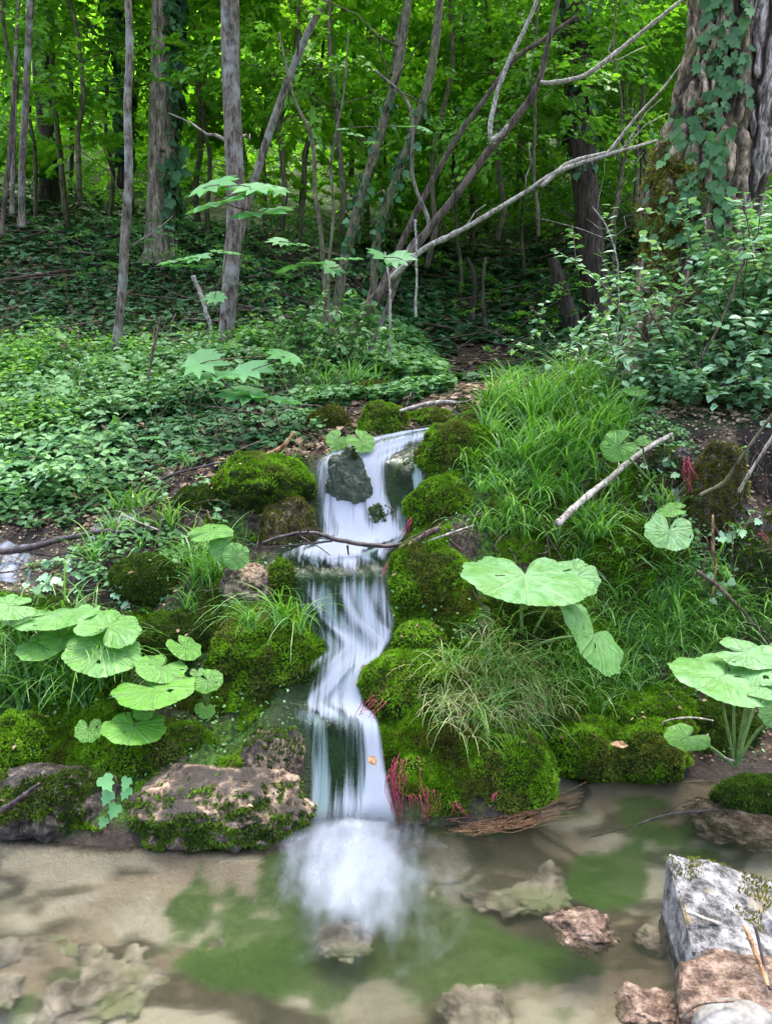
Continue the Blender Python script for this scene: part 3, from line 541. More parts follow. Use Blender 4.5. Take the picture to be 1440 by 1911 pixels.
def mossy_rock(bb, Y, label, rockmat='mossbase', mossmat='moss', cover=1.1, dens=26000, size=.011, depth=.8, seed=0, up=-.35, rough=.26, e=.8, group='moss-covered stones of the banks', hang=0, name='mossy_rock', nsc=1.25, front=0):
    V, Fc, c = blob(bb, Y, depth, e, rough, seed=seed, nsc=nsc)
    if rockmat == 'tufa': V = V + nrm(V - c) * (.012 * fbm(V, 30, 3, 4) - .012 * np.abs(fbm(V, 14, 2, 9)))[:, None]
    base = np.array([c[0], c[1], V[:, 2].min()]); o = mk(name, V, Fc, M[rockmat], origin=base); tag(o, label, 'rock', group)
    def ok(C_, N_):
        f = fbm(C_, 7, 3, seed + 50); m_ = sstep(up - .15, up + .25, N_[:, 2] + .3 * f) * (f > (1 - cover) * 1.2 - .6 + .0); m_ = m_ * (sstep(.55, .15, N_[:, 2]) if front else 1); return m_ * (N_[:, 1] < .55) * (C_[:, 2] > height(C_[:, 0], C_[:, 1]) - .02)
    P, N = tris_sample(V, Fc, dens * (3. / Y) ** 1.0, ok=ok)
    if hang: N = nrm(N + np.array([0, 0, -hang]))
    if len(P):
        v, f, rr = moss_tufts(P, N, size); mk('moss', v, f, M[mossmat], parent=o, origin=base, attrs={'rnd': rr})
    ROCKS.append((c, V)); return o
mr_ = mossy_rock
# left bank
mr_((405, 850, 590, 965), 3.55, 'yellow-green moss cushion left of the upper fall, under the orange stick', seed=1, up=-.1)
mr_((480, 930, 592, 1060), 3.4, 'brown mossy rock wall at the left edge of the upper fall', 'tufa', 'moss_brown', .8, seed=2)
mr_((385, 1122, 618, 1370), 2.92, 'large moss dome with hanging grass left of the middle fall', seed=3, up=-.3, rough=.22)
mr_((498, 1045, 550, 1115), 3.0, 'small green moss knob at the left end of the ledge pool', seed=4)
mr_((410, 1050, 515, 1150), 3.02, 'bare tan tufa lump behind the moss dome', 'tufa', 'moss_brown', .2, seed=44, up=.5)
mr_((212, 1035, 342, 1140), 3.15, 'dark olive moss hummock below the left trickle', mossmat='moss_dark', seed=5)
mr_((-30, 1325, 118, 1500), 2.58, 'dark green moss cushion at the left edge above the pool', mossmat='moss', seed=6, up=-.4)
mr_((140, 1345, 400, 1480), 2.56, 'long moss cushion under the round leaves above the pool', seed=7, up=-.3, depth=.6)
mr_((438, 1352, 580, 1520), 2.5, 'pale tufa block with a dark moss cap left of the lowest fall', 'tufa', 'moss_dark', .75, seed=8, up=.55)
mr_((225, 1425, 590, 1612), 2.36, 'broad tan tufa boulder with dripping moss at the pool edge', 'tufa', 'moss_dark', .85, front=1, seed=9, up=-1.2, depth=.5, hang=1.0, size=.014, rough=.2, nsc=1.6)
mr_((-60, 1430, 245, 1590), 2.38, 'dark wet rock shelf with thin moss at the left of the pool', 'wetrock', 'moss_dark', .45, seed=10, up=-1, depth=.5, rough=.2, nsc=1.5)
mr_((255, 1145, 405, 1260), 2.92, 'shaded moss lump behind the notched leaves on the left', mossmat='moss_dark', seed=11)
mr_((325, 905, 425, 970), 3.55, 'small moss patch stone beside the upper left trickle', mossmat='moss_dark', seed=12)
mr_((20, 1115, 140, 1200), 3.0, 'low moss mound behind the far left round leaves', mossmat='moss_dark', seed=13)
# right bank
mr_((775, 790, 935, 950), 3.72, 'bright moss shoulder right of the upper fall', seed=14, up=-.3)
mr_((755, 895, 900, 1020), 3.45, 'moss bulge overhanging the upper fall on the right', seed=15, up=-.4)
mr_((720, 1008, 875, 1185), 3.05, 'tall vivid moss cushion right of the middle fall', seed=16, up=-.6)
mr_((733, 1160, 830, 1225), 2.86, 'small moss cap with a grey stone edge beside the middle fall', seed=17)
mr_((662, 1205, 905, 1375), 2.76, 'rounded moss cushion with red roots beside the lower run', seed=18, up=-.6, rough=.2)
mr_((706, 1330, 1045, 1545), 2.58, 'largest moss dome, right of the lowest fall, red roots hanging under it', seed=19, up=-.7, rough=.2, depth=.6, e=.8)
mr_((1005, 1340, 1185, 1465), 2.78, 'moss hump left of the fallen yellow leaf at the pool edge', seed=20, up=-.5)
mr_((1120, 1345, 1290, 1470), 2.74, 'moss hump right of the fallen yellow leaf at the pool edge', seed=21, up=-.5)
mr_((1115, 1285, 1310, 1385), 2.9, 'flat moss mound behind the two pool-edge humps', seed=22)
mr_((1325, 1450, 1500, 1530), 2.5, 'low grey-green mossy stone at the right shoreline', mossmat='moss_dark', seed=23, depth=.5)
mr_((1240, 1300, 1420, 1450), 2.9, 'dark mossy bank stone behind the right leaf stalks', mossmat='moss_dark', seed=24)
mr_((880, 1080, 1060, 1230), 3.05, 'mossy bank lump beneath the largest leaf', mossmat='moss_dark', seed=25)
mr_((1090, 960, 1240, 1180), 3.3, 'moss slope under the pale fallen branch on the right', seed=26, up=-.5)
mr_((1195, 835, 1310, 950), 3.56, 'dark dripping tufa face under the right shrub', 'wetrock', 'moss_dark', .5, seed=27, rough=.25, nsc=1.7)
mr_((1270, 830, 1390, 1190), 3.38, 'tall mossy tufa column right of the round leaf', 'wetrock', 'moss_brown', .9, seed=28, rough=.22, nsc=1.5)
mr_((1340, 960, 1520, 1220), 3.3, 'wet dark tufa bulge at the right edge', 'wetrock', 'moss_dark', .75, seed=29, rough=.22, nsc=1.6)
mr_((1195, 1010, 1290, 1140), 3.32, 'root-hung tufa knob below the round leaf', 'wetrock', 'moss_brown', .5, seed=30, rough=.25)
# at the head of the falls
mr_((572, 762, 655, 845), 4.2, 'olive moss stone left of the round leaves above the falls', mossmat='moss_brown', seed=31)
mr_((668, 752, 765, 845), 4.1, 'two-tone moss boulder behind the head of the falls', mossmat='moss', seed=32)
mr_((755, 765, 850, 815), 4.2, 'low moss stone under the grey stick above the falls', mossmat='moss', seed=33)
mr_((845, 745, 930, 795), 4.4, 'dark moss stone at the right of the stream head', mossmat='moss_dark', seed=34)
mr_((650, 712, 735, 745), 5.0, 'farthest small moss stone of the stream head', mossmat='moss_brown', seed=35)
mr_((735, 725, 800, 765), 4.7, 'little olive stone behind the grey stick', mossmat='moss_brown', seed=36)
mr_((612, 850, 692, 1015), 3.53, 'dark algae-green rock standing in the upper fall', 'streamrock', 'moss_dark', .3, seed=37, up=.0, depth=.5, rough=.45, nsc=1.3)
mr_((680, 945, 742, 1030), 3.46, 'low dark rock splitting the foot of the upper fall', 'streamrock', 'moss_dark', .3, seed=38, up=.2, rough=.4)
mr_((736, 862, 782, 940), 3.64, 'small mossy knob showing through the upper fall', 'streamrock', 'moss', .5, seed=39, up=.0)
def rock(bb, Y, label, m_, depth=.8, seed=0, rough=.2, e=.7, nsc=1, group=None, z=None):
    V, Fc, c = blob(bb, Y, depth, e, rough, seed=seed, nsc=nsc)
    if z is not None: V[:, 2] += z - V[:, 2].max()
    o = mk('rock', V, Fc, M[m_], origin=[c[0], c[1], V[:, 2].min()]); return tag(o, label, 'rock', group)
UW = 'stones lying in the pool'
for bb, Y, lab, z, m_, s in [((590, 1738, 695, 1785), 1.9, 'pale stone just below the froth in the pool', -.01, 'bedrock', 1), ((1025, 1735, 1150, 1800), 1.86, 'brown stone breaking the pool surface near the grey slab', .03, 'brownrock', 2),
        ((60, 1690, 340, 1850), 1.85, 'broad flat tan stone under water in the lower left', -.07, 'bedrock', 3), ((-40, 1620, 300, 1700), 2.1, 'long pale stone under water at the left shore', -.06, 'bedrock', 4),
        ((370, 1690, 490, 1770), 1.95, 'grey-tan submerged stone between algae patches', -.05, 'bedrock', 5), ((-60, 1790, 40, 1870), 1.75, 'submerged stone cut by the left edge', -.05, 'bedrock', 6),
        ((1285, 1515, 1460, 1580), 2.42, 'flat brown stone awash beside the right shoreline', .012, 'brownrock', 7), ((860, 1580, 1060, 1620), 2.2, 'pale flat stone under water right of the froth', -.06, 'bedrock', 8),
        ((1190, 1690, 1260, 1800), 1.92, 'dull stone under water against the grey slab', -.02, 'bedrock', 9), ((820, 1860, 960, 1940), 1.68, 'brown stone at the bottom edge, under water', -.04, 'bedrock', 10),
        ((1150, 1870, 1265, 1945), 1.58, 'rough brown stone at the bottom edge beside the large stones', .03, 'brownrock', 11),]:
    x0, y0, x1, y1 = bb; V, Fc, c = blob(bb, Y, 1.0, .6, .42, 1.5, 60 + s); V[:, 2] = c[2] + (V[:, 2] - c[2]) * (.5 if m_ == 'bedrock' else .9); V[:, 2] += (z * 1.3 - .095 if m_ == 'bedrock' else z - .025) - V[:, 2].max() + (.02 if m_ != 'bedrock' else 0)
    tag(mk('rock', V, Fc, M[m_], origin=[c[0], c[1], V[:, 2].min()]), lab, 'rock', UW)
mb = MB(); R9 = np.random.RandomState(5)
for c_, V_ in ROCKS:
    k = R9.randint(0, len(V_), 26); P_ = V_[k]; P_ = P_[(P_[:, 2] > c_[2] + .2 * (V_[:, 2].max() - c_[2])) & (P_[:, 1] < c_[1] + .05)][:7]
    if len(P_): v, f, rr = leaves(T_ovate(.25), P_ + [0, -.004, .012], .022, .5, -.1, r=R9); mb.add(v, f, rnd=rr)
tag(mb.build('leaf_litter', M['litter']), 'small dead leaves dropped on the moss cushions', 'leaf litter', kind='stuff')
# foreground stones at the right: a tilted slab and its neighbours
def hullrock(name, pts, label, m_, seed, amp_=.01, cat='rock'):
    b = bmesh.new(); [b.verts.new([float(c) for c in p]) for p in pts]; bmesh.ops.convex_hull(b, input=b.verts)
    bmesh.ops.triangulate(b, faces=b.faces); bmesh.ops.bevel(b, geom=list(b.edges), offset=.006, segments=1, affect='EDGES'); bmesh.ops.triangulate(b, faces=b.faces)
    for _ in range(5):
        L = [e for e in b.edges if e.calc_length() > .009]
        if not L or len(b.verts) > 40000: break
        bmesh.ops.subdivide_edges(b, edges=L, cuts=1); bmesh.ops.triangulate(b, faces=b.faces)
    b.normal_update(); V = np.array([v.co[:] for v in b.verts]); N = np.array([v.normal[:] for v in b.verts]); Fc = np.array([[v.index for v in f.verts] for f in b.faces]); b.free()
    V = V + N * (amp_ * fbm(V, 9, 5, seed) + amp_ * .5 * np.round(fbm(V * np.array([1, 1, 3]), 7, 3, seed + 3) * 4) / 4)[:, None]
    base = np.array([V[:, 0].mean(), V[:, 1].mean(), V[:, 2].min()]); o = mk(name, V, Fc, M[m_], origin=base); tag(o, label, cat); return o, V, Fc, base
def dn(p, z): return (p[0], p[1], z)
A1, A2, A3, A4, A5 = at(1242, 1588, 1.93), at(1345, 1612, 1.95), at(1500, 1665, 1.93), at(1500, 1830, 1.6), at(1290, 1765, 1.66)
slab, sV, sF, sb = hullrock('rock', [A1, A2, A3, A4, A5, dn(A1 + [-.015, -.01, 0], -.1), dn(A5 + [-.02, -.03, 0], -.1), dn(A3, -.1), dn(A4, -.1), dn(A2, -.1)], 'large angular grey-white slab with a flat tilted top at the lower right', 'slab', 3)
P_, N_ = tris_sample(sV, sF, 24000, ok=lambda c, n: (n[:, 2] > .4) * (fbm(c, 9, 3, 8) > .08) * 1.); v, f, rr = moss_tufts(P_, N_, .007); mk('moss', v, f, M['moss_brown'], parent=slab, origin=sb, attrs={'rnd': rr})
B1, B2, B3, B4, B5 = at(1262, 1790, 1.62), at(1330, 1772, 1.66), at(1500, 1800, 1.6), at(1500, 1960, 1.4), at(1270, 1885, 1.46)
r2, V2, F2, b2 = hullrock('rock', [B1, B2, B3, B4, B5, dn(B1, -.1), dn(B5, -.1), dn(B4, -.1), dn(B3, -.1)], 'rough brown stone with a lichen-yellow end below the grey slab', 'brownrock', 13, .02)
P_, N_ = tris_sample(V2, F2, 30000, ok=lambda c, n: (n[:, 2] > .3) * (c[:, 0] < .62) * (fbm(c, 12, 3, 9) > -.15) * 1.); v, f, rr = moss_tufts(P_, N_, .006); mk('moss', v, f, M['moss_brown'], parent=r2, origin=b2, attrs={'rnd': rr})
V, Fc, c = blob((1285, 1868, 1470, 1990), 1.42, .7, .9, .06, seed=71); tag(mk('rock', V, Fc, M['greystone'], origin=[c[0], c[1], V[:, 2].min()]), 'smooth pale grey stone at the bottom right corner', 'rock')
rock((1415, 1690, 1500, 1790), 1.75, 'small grey stone wedged on the slab at the right edge', 'greystone', .7, 72, .15, .8)

# ------------------------------------------------------------------ ground cover
def scatter(n, poly, Y0, Y1, mask=None, u0=-.75, u1=.75, r=rs, slope=True):
    out = []; tot = 0
    for _ in range(60):
        m_ = n * 3; u = u0 + (u1 - u0) * r.rand(m_); Y = Y0 * (Y1 / Y0) ** r.rand(m_); X = u * Y; Z = height(X, Y); P = np.stack([X, Y, Z], -1)
        px, py = proj(P); k = inpoly(px, py, poly) if poly is not None else np.ones(m_, bool)
        if slope: N = normal(X, Y); k &= r.rand(m_) < np.minimum(1 / N[:, 2] / 3, 1)
        if mask is not None: k &= mask(P, px, py)
        out.append(P[k]); tot += k.sum()
        if tot >= n: break
    return np.vstack(out)[:n]
def inchan(P):
    px, py = proj(P); l = np.interp(py, SA[:, 0], SA[:, 1]); r = np.interp(py, SA[:, 0], SA[:, 2]); return (py > 795) & (py < 1560) & (px > l + 4) & (px < r - 4)
# moss on the ground
P = scatter(80000, RB, 2.3, 5.2, lambda P, px, py: (fbm(P, 5, 3, 31) > -.28) & (P[:, 2] > .03) & ~inchan(P), -.05, .5)
P2 = scatter(26000, LB, 2.2, 4.2, lambda P, px, py: (fbm(P, 5, 3, 32) > .02) & (P[:, 2] > .03) & ~inchan(P), -.55, .05)
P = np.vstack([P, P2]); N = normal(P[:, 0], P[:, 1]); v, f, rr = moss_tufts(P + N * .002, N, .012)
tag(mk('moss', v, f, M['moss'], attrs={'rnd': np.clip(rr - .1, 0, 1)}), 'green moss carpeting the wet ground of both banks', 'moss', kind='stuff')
# ivy mat: left slope and hillside
def ground_leaves(name, T, n, poly, Y0, Y1, size, mt, label, lift=.05, tilt=.45, mask=None, grow=1.0, u0=-.75, u1=.75, cat='ground cover', face=.35):
    P = scatter(n, poly, Y0, Y1, mask, u0, u1); N = normal(P[:, 0], P[:, 1])
    P = P + N * (lift * (P[:, 1:2] / 4) ** .5 * rs.rand(len(P), 1)); P[:, 2] += .6 * lift * np.maximum(0, fbm(P, 3, 2, 90)) * (P[:, 1] / 4) ** .5
    v, f, rr = leaves(T, P, size * (P[:, 1] / 4.5) ** grow, tilt, -.2, N * .7 + np.array([0, -face, 0]))
    k = np.repeat(fbm(P, 1.6, 2, 77), len(T[0])); rr = np.clip(rr + k * .45, 0, 1)
    return tag(mk(name, v, f, mt, attrs={'rnd': rr}), label, cat, kind='stuff')
LS = [(-200, 930), (-200, 330), (150, 360), (400, 420), (640, 560), (720, 640), (800, 715), (700, 730), (600, 760), (560, 830), (430, 850), (300, 880), (150, 930), (60, 960)]
ground_leaves('ivy', T_ivy, 27000, LS, 3.7, 14, .05, M['leaf_ivy'], 'dark ivy covering the left slope', .04, .4, grow=.6)
ground_leaves('ivy', T_ivy, 16000, [(640, 720), (640, 440), (1500, 420), (1500, 720)], 4.9, 16, .06, M['leaf_ivy'], 'sparse ivy on the dark slope behind the stream', .05, .5, lambda P, px, py: fbm(P, .9, 3, 8) > -.2, .6, -.3, .7)
ground_leaves('ivy', T_ivy, 9000, [(560, 700), (580, 620), (700, 560), (760, 640), (830, 722), (700, 725)], 4.9, 9, .06, M['leaf_ground'], 'ivy mound behind the stream head', .14, .4, None, .6, -.2, .2)
LG = [(-200, 860), (-200, 675), (180, 670), (400, 660), (560, 650), (700, 690), (640, 745), (560, 720), (500, 760), (400, 770), (200, 800), (60, 850)]
ground_leaves('undergrowth', T_ovate(.32), 9000, LG, 4.2, 8.5, .047, M['leaf_ground'], 'bright low undergrowth on the left terrace', .17, .35, lambda P, px, py: fbm(P, 1.6, 3, 12) > -.25, .6)
ground_leaves('undergrowth', T_ovate(.34), 2600, [(-100, 980), (-100, 780), (120, 770), (260, 850), (260, 930), (120, 960)], 3.6, 5, .055, M['leaf_ground'], 'leafy herbs above the left trickle', .22, .35, lambda P, px, py: fbm(P, 2.5, 3, 13) > -.1)
ground_leaves('undergrowth', T_maple, 2600, LG, 4.2, 8.5, .065, M['leaf_ground'], 'lobed seedlings mixed into the undergrowth', .15, .35, lambda P, px, py: fbm(P, 1.9, 3, 112) > .02, .6)
ground_leaves('undergrowth', T_round, 3800, LG, 4.2, 8.5, .045, M['leaf_ivy'], 'small dark round leaves low in the undergrowth', .1, .4, None, .6)
ground_leaves('undergrowth', T_far(), 7000, LG, 4.2, 8.5, .035, M['leaf_under'], 'fine yellow-green herbs in the undergrowth', .22, .5, lambda P, px, py: fbm(P, 2.6, 3, 115) > .05, .6)
ground_leaves('undergrowth', T_round, 5000, [(540, 830), (560, 720), (700, 710), (840, 720), (900, 745), (700, 760), (620, 800)], 3.9, 5.6, .035, M['leaf_ground'], 'tiny leaves among the stones of the stream head', .08, .5, lambda P, px, py: fbm(P, 4, 3, 14) > .0, u0=-.2, u1=.25)
ground_leaves('ivy', T_ivy, 1500, [(-50, 1110), (-50, 960), (200, 900), (420, 870), (430, 980), (300, 1100)], 3.0, 4.2, .035, M['leaf_ground'], 'creeping ivy on the wet left bank', .05, .4, lambda P, px, py: fbm(P, 4, 3, 141) > .04)
ground_leaves('ivy', T_ovate(.35), 2200, [(1170, 850), (1170, 780), (1500, 790), (1500, 1150), (1290, 1150)], 3.0, 4.0, .03, M['leaf_ground'], 'small creepers on the dark right bank', .04, .4, lambda P, px, py: fbm(P, 4, 3, 142) > .05, u1=.8)
ground_leaves('leaf_litter', T_far(), 24000, [(-200, 960), (-200, 350), (640, 450), (1640, 380), (1640, 800), (900, 760), (560, 860), (300, 1000)], 3.5, 18, .06, M['litter'], 'brown dead leaves on the slopes', .015, .5, None, .8)
ground_leaves('leaf_litter', T_far(), 9000, [(-50, 1150), (0, 980), (300, 880), (560, 780), (900, 740), (1500, 780), (1500, 1450), (1280, 1450), (1200, 900), (1000, 800), (600, 860), (420, 1000), (300, 1150)], 2.6, 5, .022, M['litter'], 'small wet debris among the rocks', .012, .7, lambda P, px, py: (P[:, 2] > .04) & ~inchan(P), .8)
ground_leaves('fallen_leaves', T_ovate(.3), 2200, [(-50, 1500), (0, 1000), (560, 800), (1500, 800), (1500, 1450), (800, 1450), (560, 1400)], 2.4, 5, .022, M['leaf_ground'], 'scattered small seedlings and creepers on the banks', .03, .6, lambda P, px, py: (P[:, 2] > .04) & ~inchan(P) & (fbm(P, 4, 2, 19) > .1), .8)
def twigs(n, poly, Y0, Y1, L, rad, mt, label, r=rs):
    P = scatter(n, poly, Y0, Y1); mb = MB()
    for p in P:
        a = r.rand() * 6.28; l = L * (.4 + r.rand()) * (p[1] / 5) ** .7; q = []
        for k in range(5):
            t = (k / 4 - .5) * l; x, y = p[0] + math.cos(a) * t, p[1] + math.sin(a) * t; q.append((x, y, height(x, y)))
        q = np.array(q); q[:, 2] = np.linspace(q[0, 2], q[-1, 2], 5) + .02 + r.rand() * .04 * p[1] / 4 + r.randn(5) * .008; q[:, 0] += r.randn(5) * .01
        mb.add(*tube(q, rad * (p[1] / 5) ** .7 * np.linspace(1, .4, 5) * (.5 + r.rand()), 5))
    return tag(mb.build('twigs', mt), label, 'twigs', kind='stuff')
twigs(330, [(-200, 900), (-200, 380), (640, 450), (1640, 400), (1640, 790), (900, 720), (560, 800), (300, 880)], 4, 16, .7, .008, M['twig_brown'], 'dead twigs lying over the slopes')
twigs(26, [(640, 720), (700, 500), (1300, 480), (1300, 720)], 6, 14, .9, .005, M['twig_brown'], 'pale dead sticks on the dark slope')
twigs(160, [(0, 1150), (0, 960), (420, 860), (600, 780), (900, 740), (900, 780), (600, 860), (480, 1100), (1200, 820), (1500, 820), (1500, 1420), (1220, 1100)], 2.6, 5, .3, .0035, M['twig_brown'], 'small dead twigs caught between the stones')

mb = MB(); P = scatter(420, [(-200, 900), (-200, 480), (640, 520), (760, 700), (560, 820), (300, 880)], 3.8, 9)
for p in P:
    d = nrm(np.array([rs.randn() * .5, rs.randn() * .5, .9])); l = (.12 + .4 * rs.rand() ** 2) * (p[1] / 5) ** .6; q = p + d * l * np.linspace(0, 1, 5)[:, None] + rs.randn(5, 3) * l * .03; mb.add(*tube(q, .0028 * (.5 + rs.rand()) * np.linspace(1, .4, 5), 4))
tag(mb.build('twigs', M['bark_green']), 'thin bare stems standing in the undergrowth', 'twigs', kind='stuff')
# grass
def grass_patch(n, poly, Y0, Y1, L, W, label, mt='grass', mask=None, u0=-.6, u1=.6, clump=1.5, pull=(0, -.45, -.2), el=1.2, bend=.9, name='grass'):
    P = scatter(n // 14, poly, Y0, Y1, mask, u0, u1); k = rs.randint(0, len(P), n); B = P[k] + rs.randn(n, 3) * np.array([.01, .01, .0]) * clump
    B[:, 2] = np.maximum(height(B[:, 0], B[:, 1]), P[k][:, 2] - .05); v, f, rr = blades(B, L * (.7 + .6 * np.repeat(rs.rand(len(P)), 1)[k]), W, el, bend, 6, pull=np.array(pull))
    return tag(mk(name, v, f, M[mt], attrs={'rnd': rr}), label, 'grass', kind='stuff')
nch = lambda P, px, py: (P[:, 2] > .04) & ~inchan(P)
grass_patch(1500, [(900, 880), (900, 770), (960, 720), (1130, 715), (1160, 800), (1110, 900)], 3.5, 4.8, .3, .0105, 'thick bright grass on the crest of the right bank', mask=nch)
grass_patch(900, [(850, 1000), (880, 860), (1130, 850), (1200, 940), (1250, 1100), (1150, 1060), (1000, 1010)], 3.1, 3.9, .22, .009, 'grass hanging down the middle of the right bank', mask=lambda P, px, py: nch(P, px, py) & (fbm(P, 4, 2, 61) > -.05))
grass_patch(1500, [(880, 1290), (930, 1180), (1060, 1130), (1330, 1110), (1330, 1260), (1150, 1330), (950, 1330)], 2.6, 3.2, .2, .004, 'fine tangled grass below the large leaf', mask=nch, clump=2.2)
grass_patch(900, [(780, 1330), (860, 1215), (980, 1220), (1060, 1320), (960, 1370), (850, 1370)], 2.45, 2.9, .17, .0045, 'pale half-dry grass over the moss domes', 'grass_dry', mask=nch, clump=2.5, bend=1.3)
grass_patch(520, [(1080, 1130), (1080, 930), (1200, 900), (1260, 960), (1300, 1130)], 3.0, 3.8, .24, .009, 'arching grass round the pale fallen branch', mask=nch)
grass_patch(300, [(1100, 860), (1110, 720), (1220, 740), (1210, 840)], 3.6, 4.8, .24, .009, 'grass running from the crest to the right shrub', mask=nch)
grass_patch(260, [(1200, 1140), (1290, 1000), (1470, 1000), (1470, 1130)], 3.0, 3.5, .2, .007, 'sparse grass on the dark right bank', mask=nch, u1=.8)
grass_patch(900, [(1200, 1220), (1220, 1110), (1450, 1100), (1450, 1200)], 2.8, 3.3, .2, .008, 'blue-green grass behind the right leaves', mask=nch)
grass_patch(700, [(-20, 1320), (-20, 1190), (120, 1170), (230, 1220), (240, 1320)], 2.55, 3.0, .3, .0075, 'long arching grass at the left edge', mask=nch, u0=-.7)
grass_patch(220, [(160, 1080), (190, 960), (340, 930), (400, 1010), (330, 1080)], 3.1, 3.8, .2, .008, 'grass sprigs beside the left trickle', mask=nch, u0=-.6, u1=0)
grass_patch(180, [(330, 1160), (350, 1040), (440, 1040), (440, 1120)], 2.9, 3.3, .22, .007, 'arching grass before the bare tufa lump', mask=nch, u0=-.5, u1=0)
grass_patch(900, [(-100, 760), (300, 640), (640, 660), (760, 720), (620, 760), (300, 760)], 4.5, 7.5, .26, .006, 'thin grass on the left terrace', 'grass', pull=(0, 0, 0))
grass_patch(500, [(560, 730), (600, 680), (720, 690), (700, 740)], 4.8, 6.2, .3, .009, 'grass tufts behind the stream head', pull=(0, -.2, 0))
grass_patch(140, [(400, 960), (420, 860), (560, 860), (570, 960)], 3.3, 3.7, .12, .005, 'few grass blades on the upper left moss', mask=nch, u0=-.4, u1=0)
def tuft(px, py, Y, n, L, W, label, az0=None, spread=3.14, bend=1.0, el=1.2, pull=(0, -.3, -.4), mt='grass', r=rs):
    b = at(px, py, Y); B = b + r.randn(n, 3) * np.array([.015, .012, .004]); az = (az0 if az0 is not None else 0) + (r.rand(n) * 2 - 1) * spread
    v, f, rr = blades(B, L, W, el, bend, 7, az, pull=np.array(pull)); return tag(mk('grass_tuft', v, f, M[mt], origin=b, attrs={'rnd': rr}), label, 'grass tuft', 'grass tufts on the mossy banks')
for a in [(525, 1165, 2.66, 34, .3, .006, 'grass tuft spilling over the moss dome beside the middle fall'), (470, 1175, 2.62, 26, .26, .006, 'thin grass tuft drooping over the front of the left moss dome'), (560, 1180, 2.68, 22, .26, .005, 'grass tuft at the stream side of the left moss dome'),
          (350, 870, 3.75, 16, .18, .009, 'small upright grass tuft above the left moss patch'), (880, 860, 3.5, 14, .16, .01, 'short broad-bladed tuft on the moss shoulder right of the upper fall'), (900, 920, 3.35, 16, .22, .01, 'arching broad-bladed tuft midway up the right moss'),
          (950, 960, 3.25, 26, .2, .01, 'dense drooping tuft above the largest leaf'), (1120, 1000, 3.2, 22, .24, .008, 'drooping tuft just below the pale fallen branch'), (1010, 930, 3.4, 24, .2, .009, 'tuft at the low end of the pale fallen branch'),
          (850, 1245, 2.6, 16, .26, .0035, 'fine wispy tuft draped over the middle moss cushion'), (890, 1350, 2.4, 10, .3, .003, 'few long thin blades hanging over the largest moss dome')]:
    tuft(*a[:7], az0=-1.57, spread=2.2)
# ------------------------------------------------------------------ trees
TB = dict(ivy=T_ivy)
def trunk_pts(ctrl, Y, n=60, extend=0.0):
    P = np.array([at(a[0], a[1], (a[3] if len(a) > 3 else Y)) for a in ctrl]); R = np.array([a[2] * (a[3] if len(a) > 3 else Y) / F / 2 for a in ctrl])
    Q = catmull(np.hstack([P, R[:, None]]), n); p, r = Q[:, :3], Q[:, 3]
    if extend:                                   # on beyond the top of the frame
        d = nrm(p[-1] - p[-6]); d = nrm(d + np.array([0, 0, .5])); m_ = 10; e = p[-1] + d * np.linspace(extend / m_, extend, m_)[:, None]
        p = np.vstack([p, e]); r = np.concatenate([r, r[-1] * np.linspace(.96, .45, m_)])
    return p, r
def spray(nl=13, L=.55, leaf=.085, T=T_ovate(.3), seed=0):
    r = np.random.RandomState(seed); P = []; D = []; t = np.linspace(.12, 1, nl)
    for k, s in enumerate(t):
        side = 1 if k % 2 else -1; P.append((r.randn() * .01 + .05 * math.sin(s * 3), s * L, -.08 * s * s + r.randn() * .015)); D.append((side * (1.1 - .5 * s), .7 + .5 * s, -.15 + r.randn() * .15))
    P.append((0, L, -.08)); D.append((0, 1, -.1)); n = len(P); up = np.array([0, 0, 1.]) + r.randn(n, 3) * .28
    V, Fc = inst(T, np.array(P), frames(np.array(D, float), nrm(up)), leaf * (.7 + .5 * r.rand(n)))
    return V, Fc, np.repeat(r.rand(n), len(T[0]))
def sprays(P, D, S, variants, r=rs, tilt=.22):
    mb = MB(); idx = r.randint(0, len(variants), len(P))
    for k, (V, Fc, rr) in enumerate(variants):
        m_ = idx == k
        if not m_.any(): continue
        n = m_.sum(); up = np.array([0, 0, 1.]) + r.randn(n, 3) * tilt; v, f = inst((V, Fc), P[m_], frames(D[m_], nrm(up)), S[m_])
        mb.add(v, f, rnd=np.clip(np.tile(rr, n) * .6 + np.repeat(r.rand(n), len(V)) * .4, 0, 1))
    return mb
SPN = [spray(13, .5, .085, T_ovate(.32), s) for s in range(5)]
SPF = [spray(11, .6, .14, T_far(), s + 9) for s in range(5)]
SPM = [spray(9, .5, .11, T_maple, s + 20) for s in range(3)]
def limbs(mb, base, n, L, rad, r, up=.35, sp=None, seglen=5):
    pts = []
    for k in range(n):
        b = base[r.randint(len(base))]; a = r.rand() * 6.28; d = np.array([math.cos(a), math.sin(a), up + r.rand() * .5]); d /= np.linalg.norm(d); l = L * (.5 + .7 * r.rand())
        q = b + d * np.linspace(0, l, seglen)[:, None]; q[:, 2] += -.1 * l * np.linspace(0, 1, seglen) ** 2; q[1:] += r.randn(seglen - 1, 3) * l * .03
        mb.add(*tube(q, rad * np.linspace(1, .25, seglen), 5)); pts.append(q[1:])
    return np.vstack(pts)
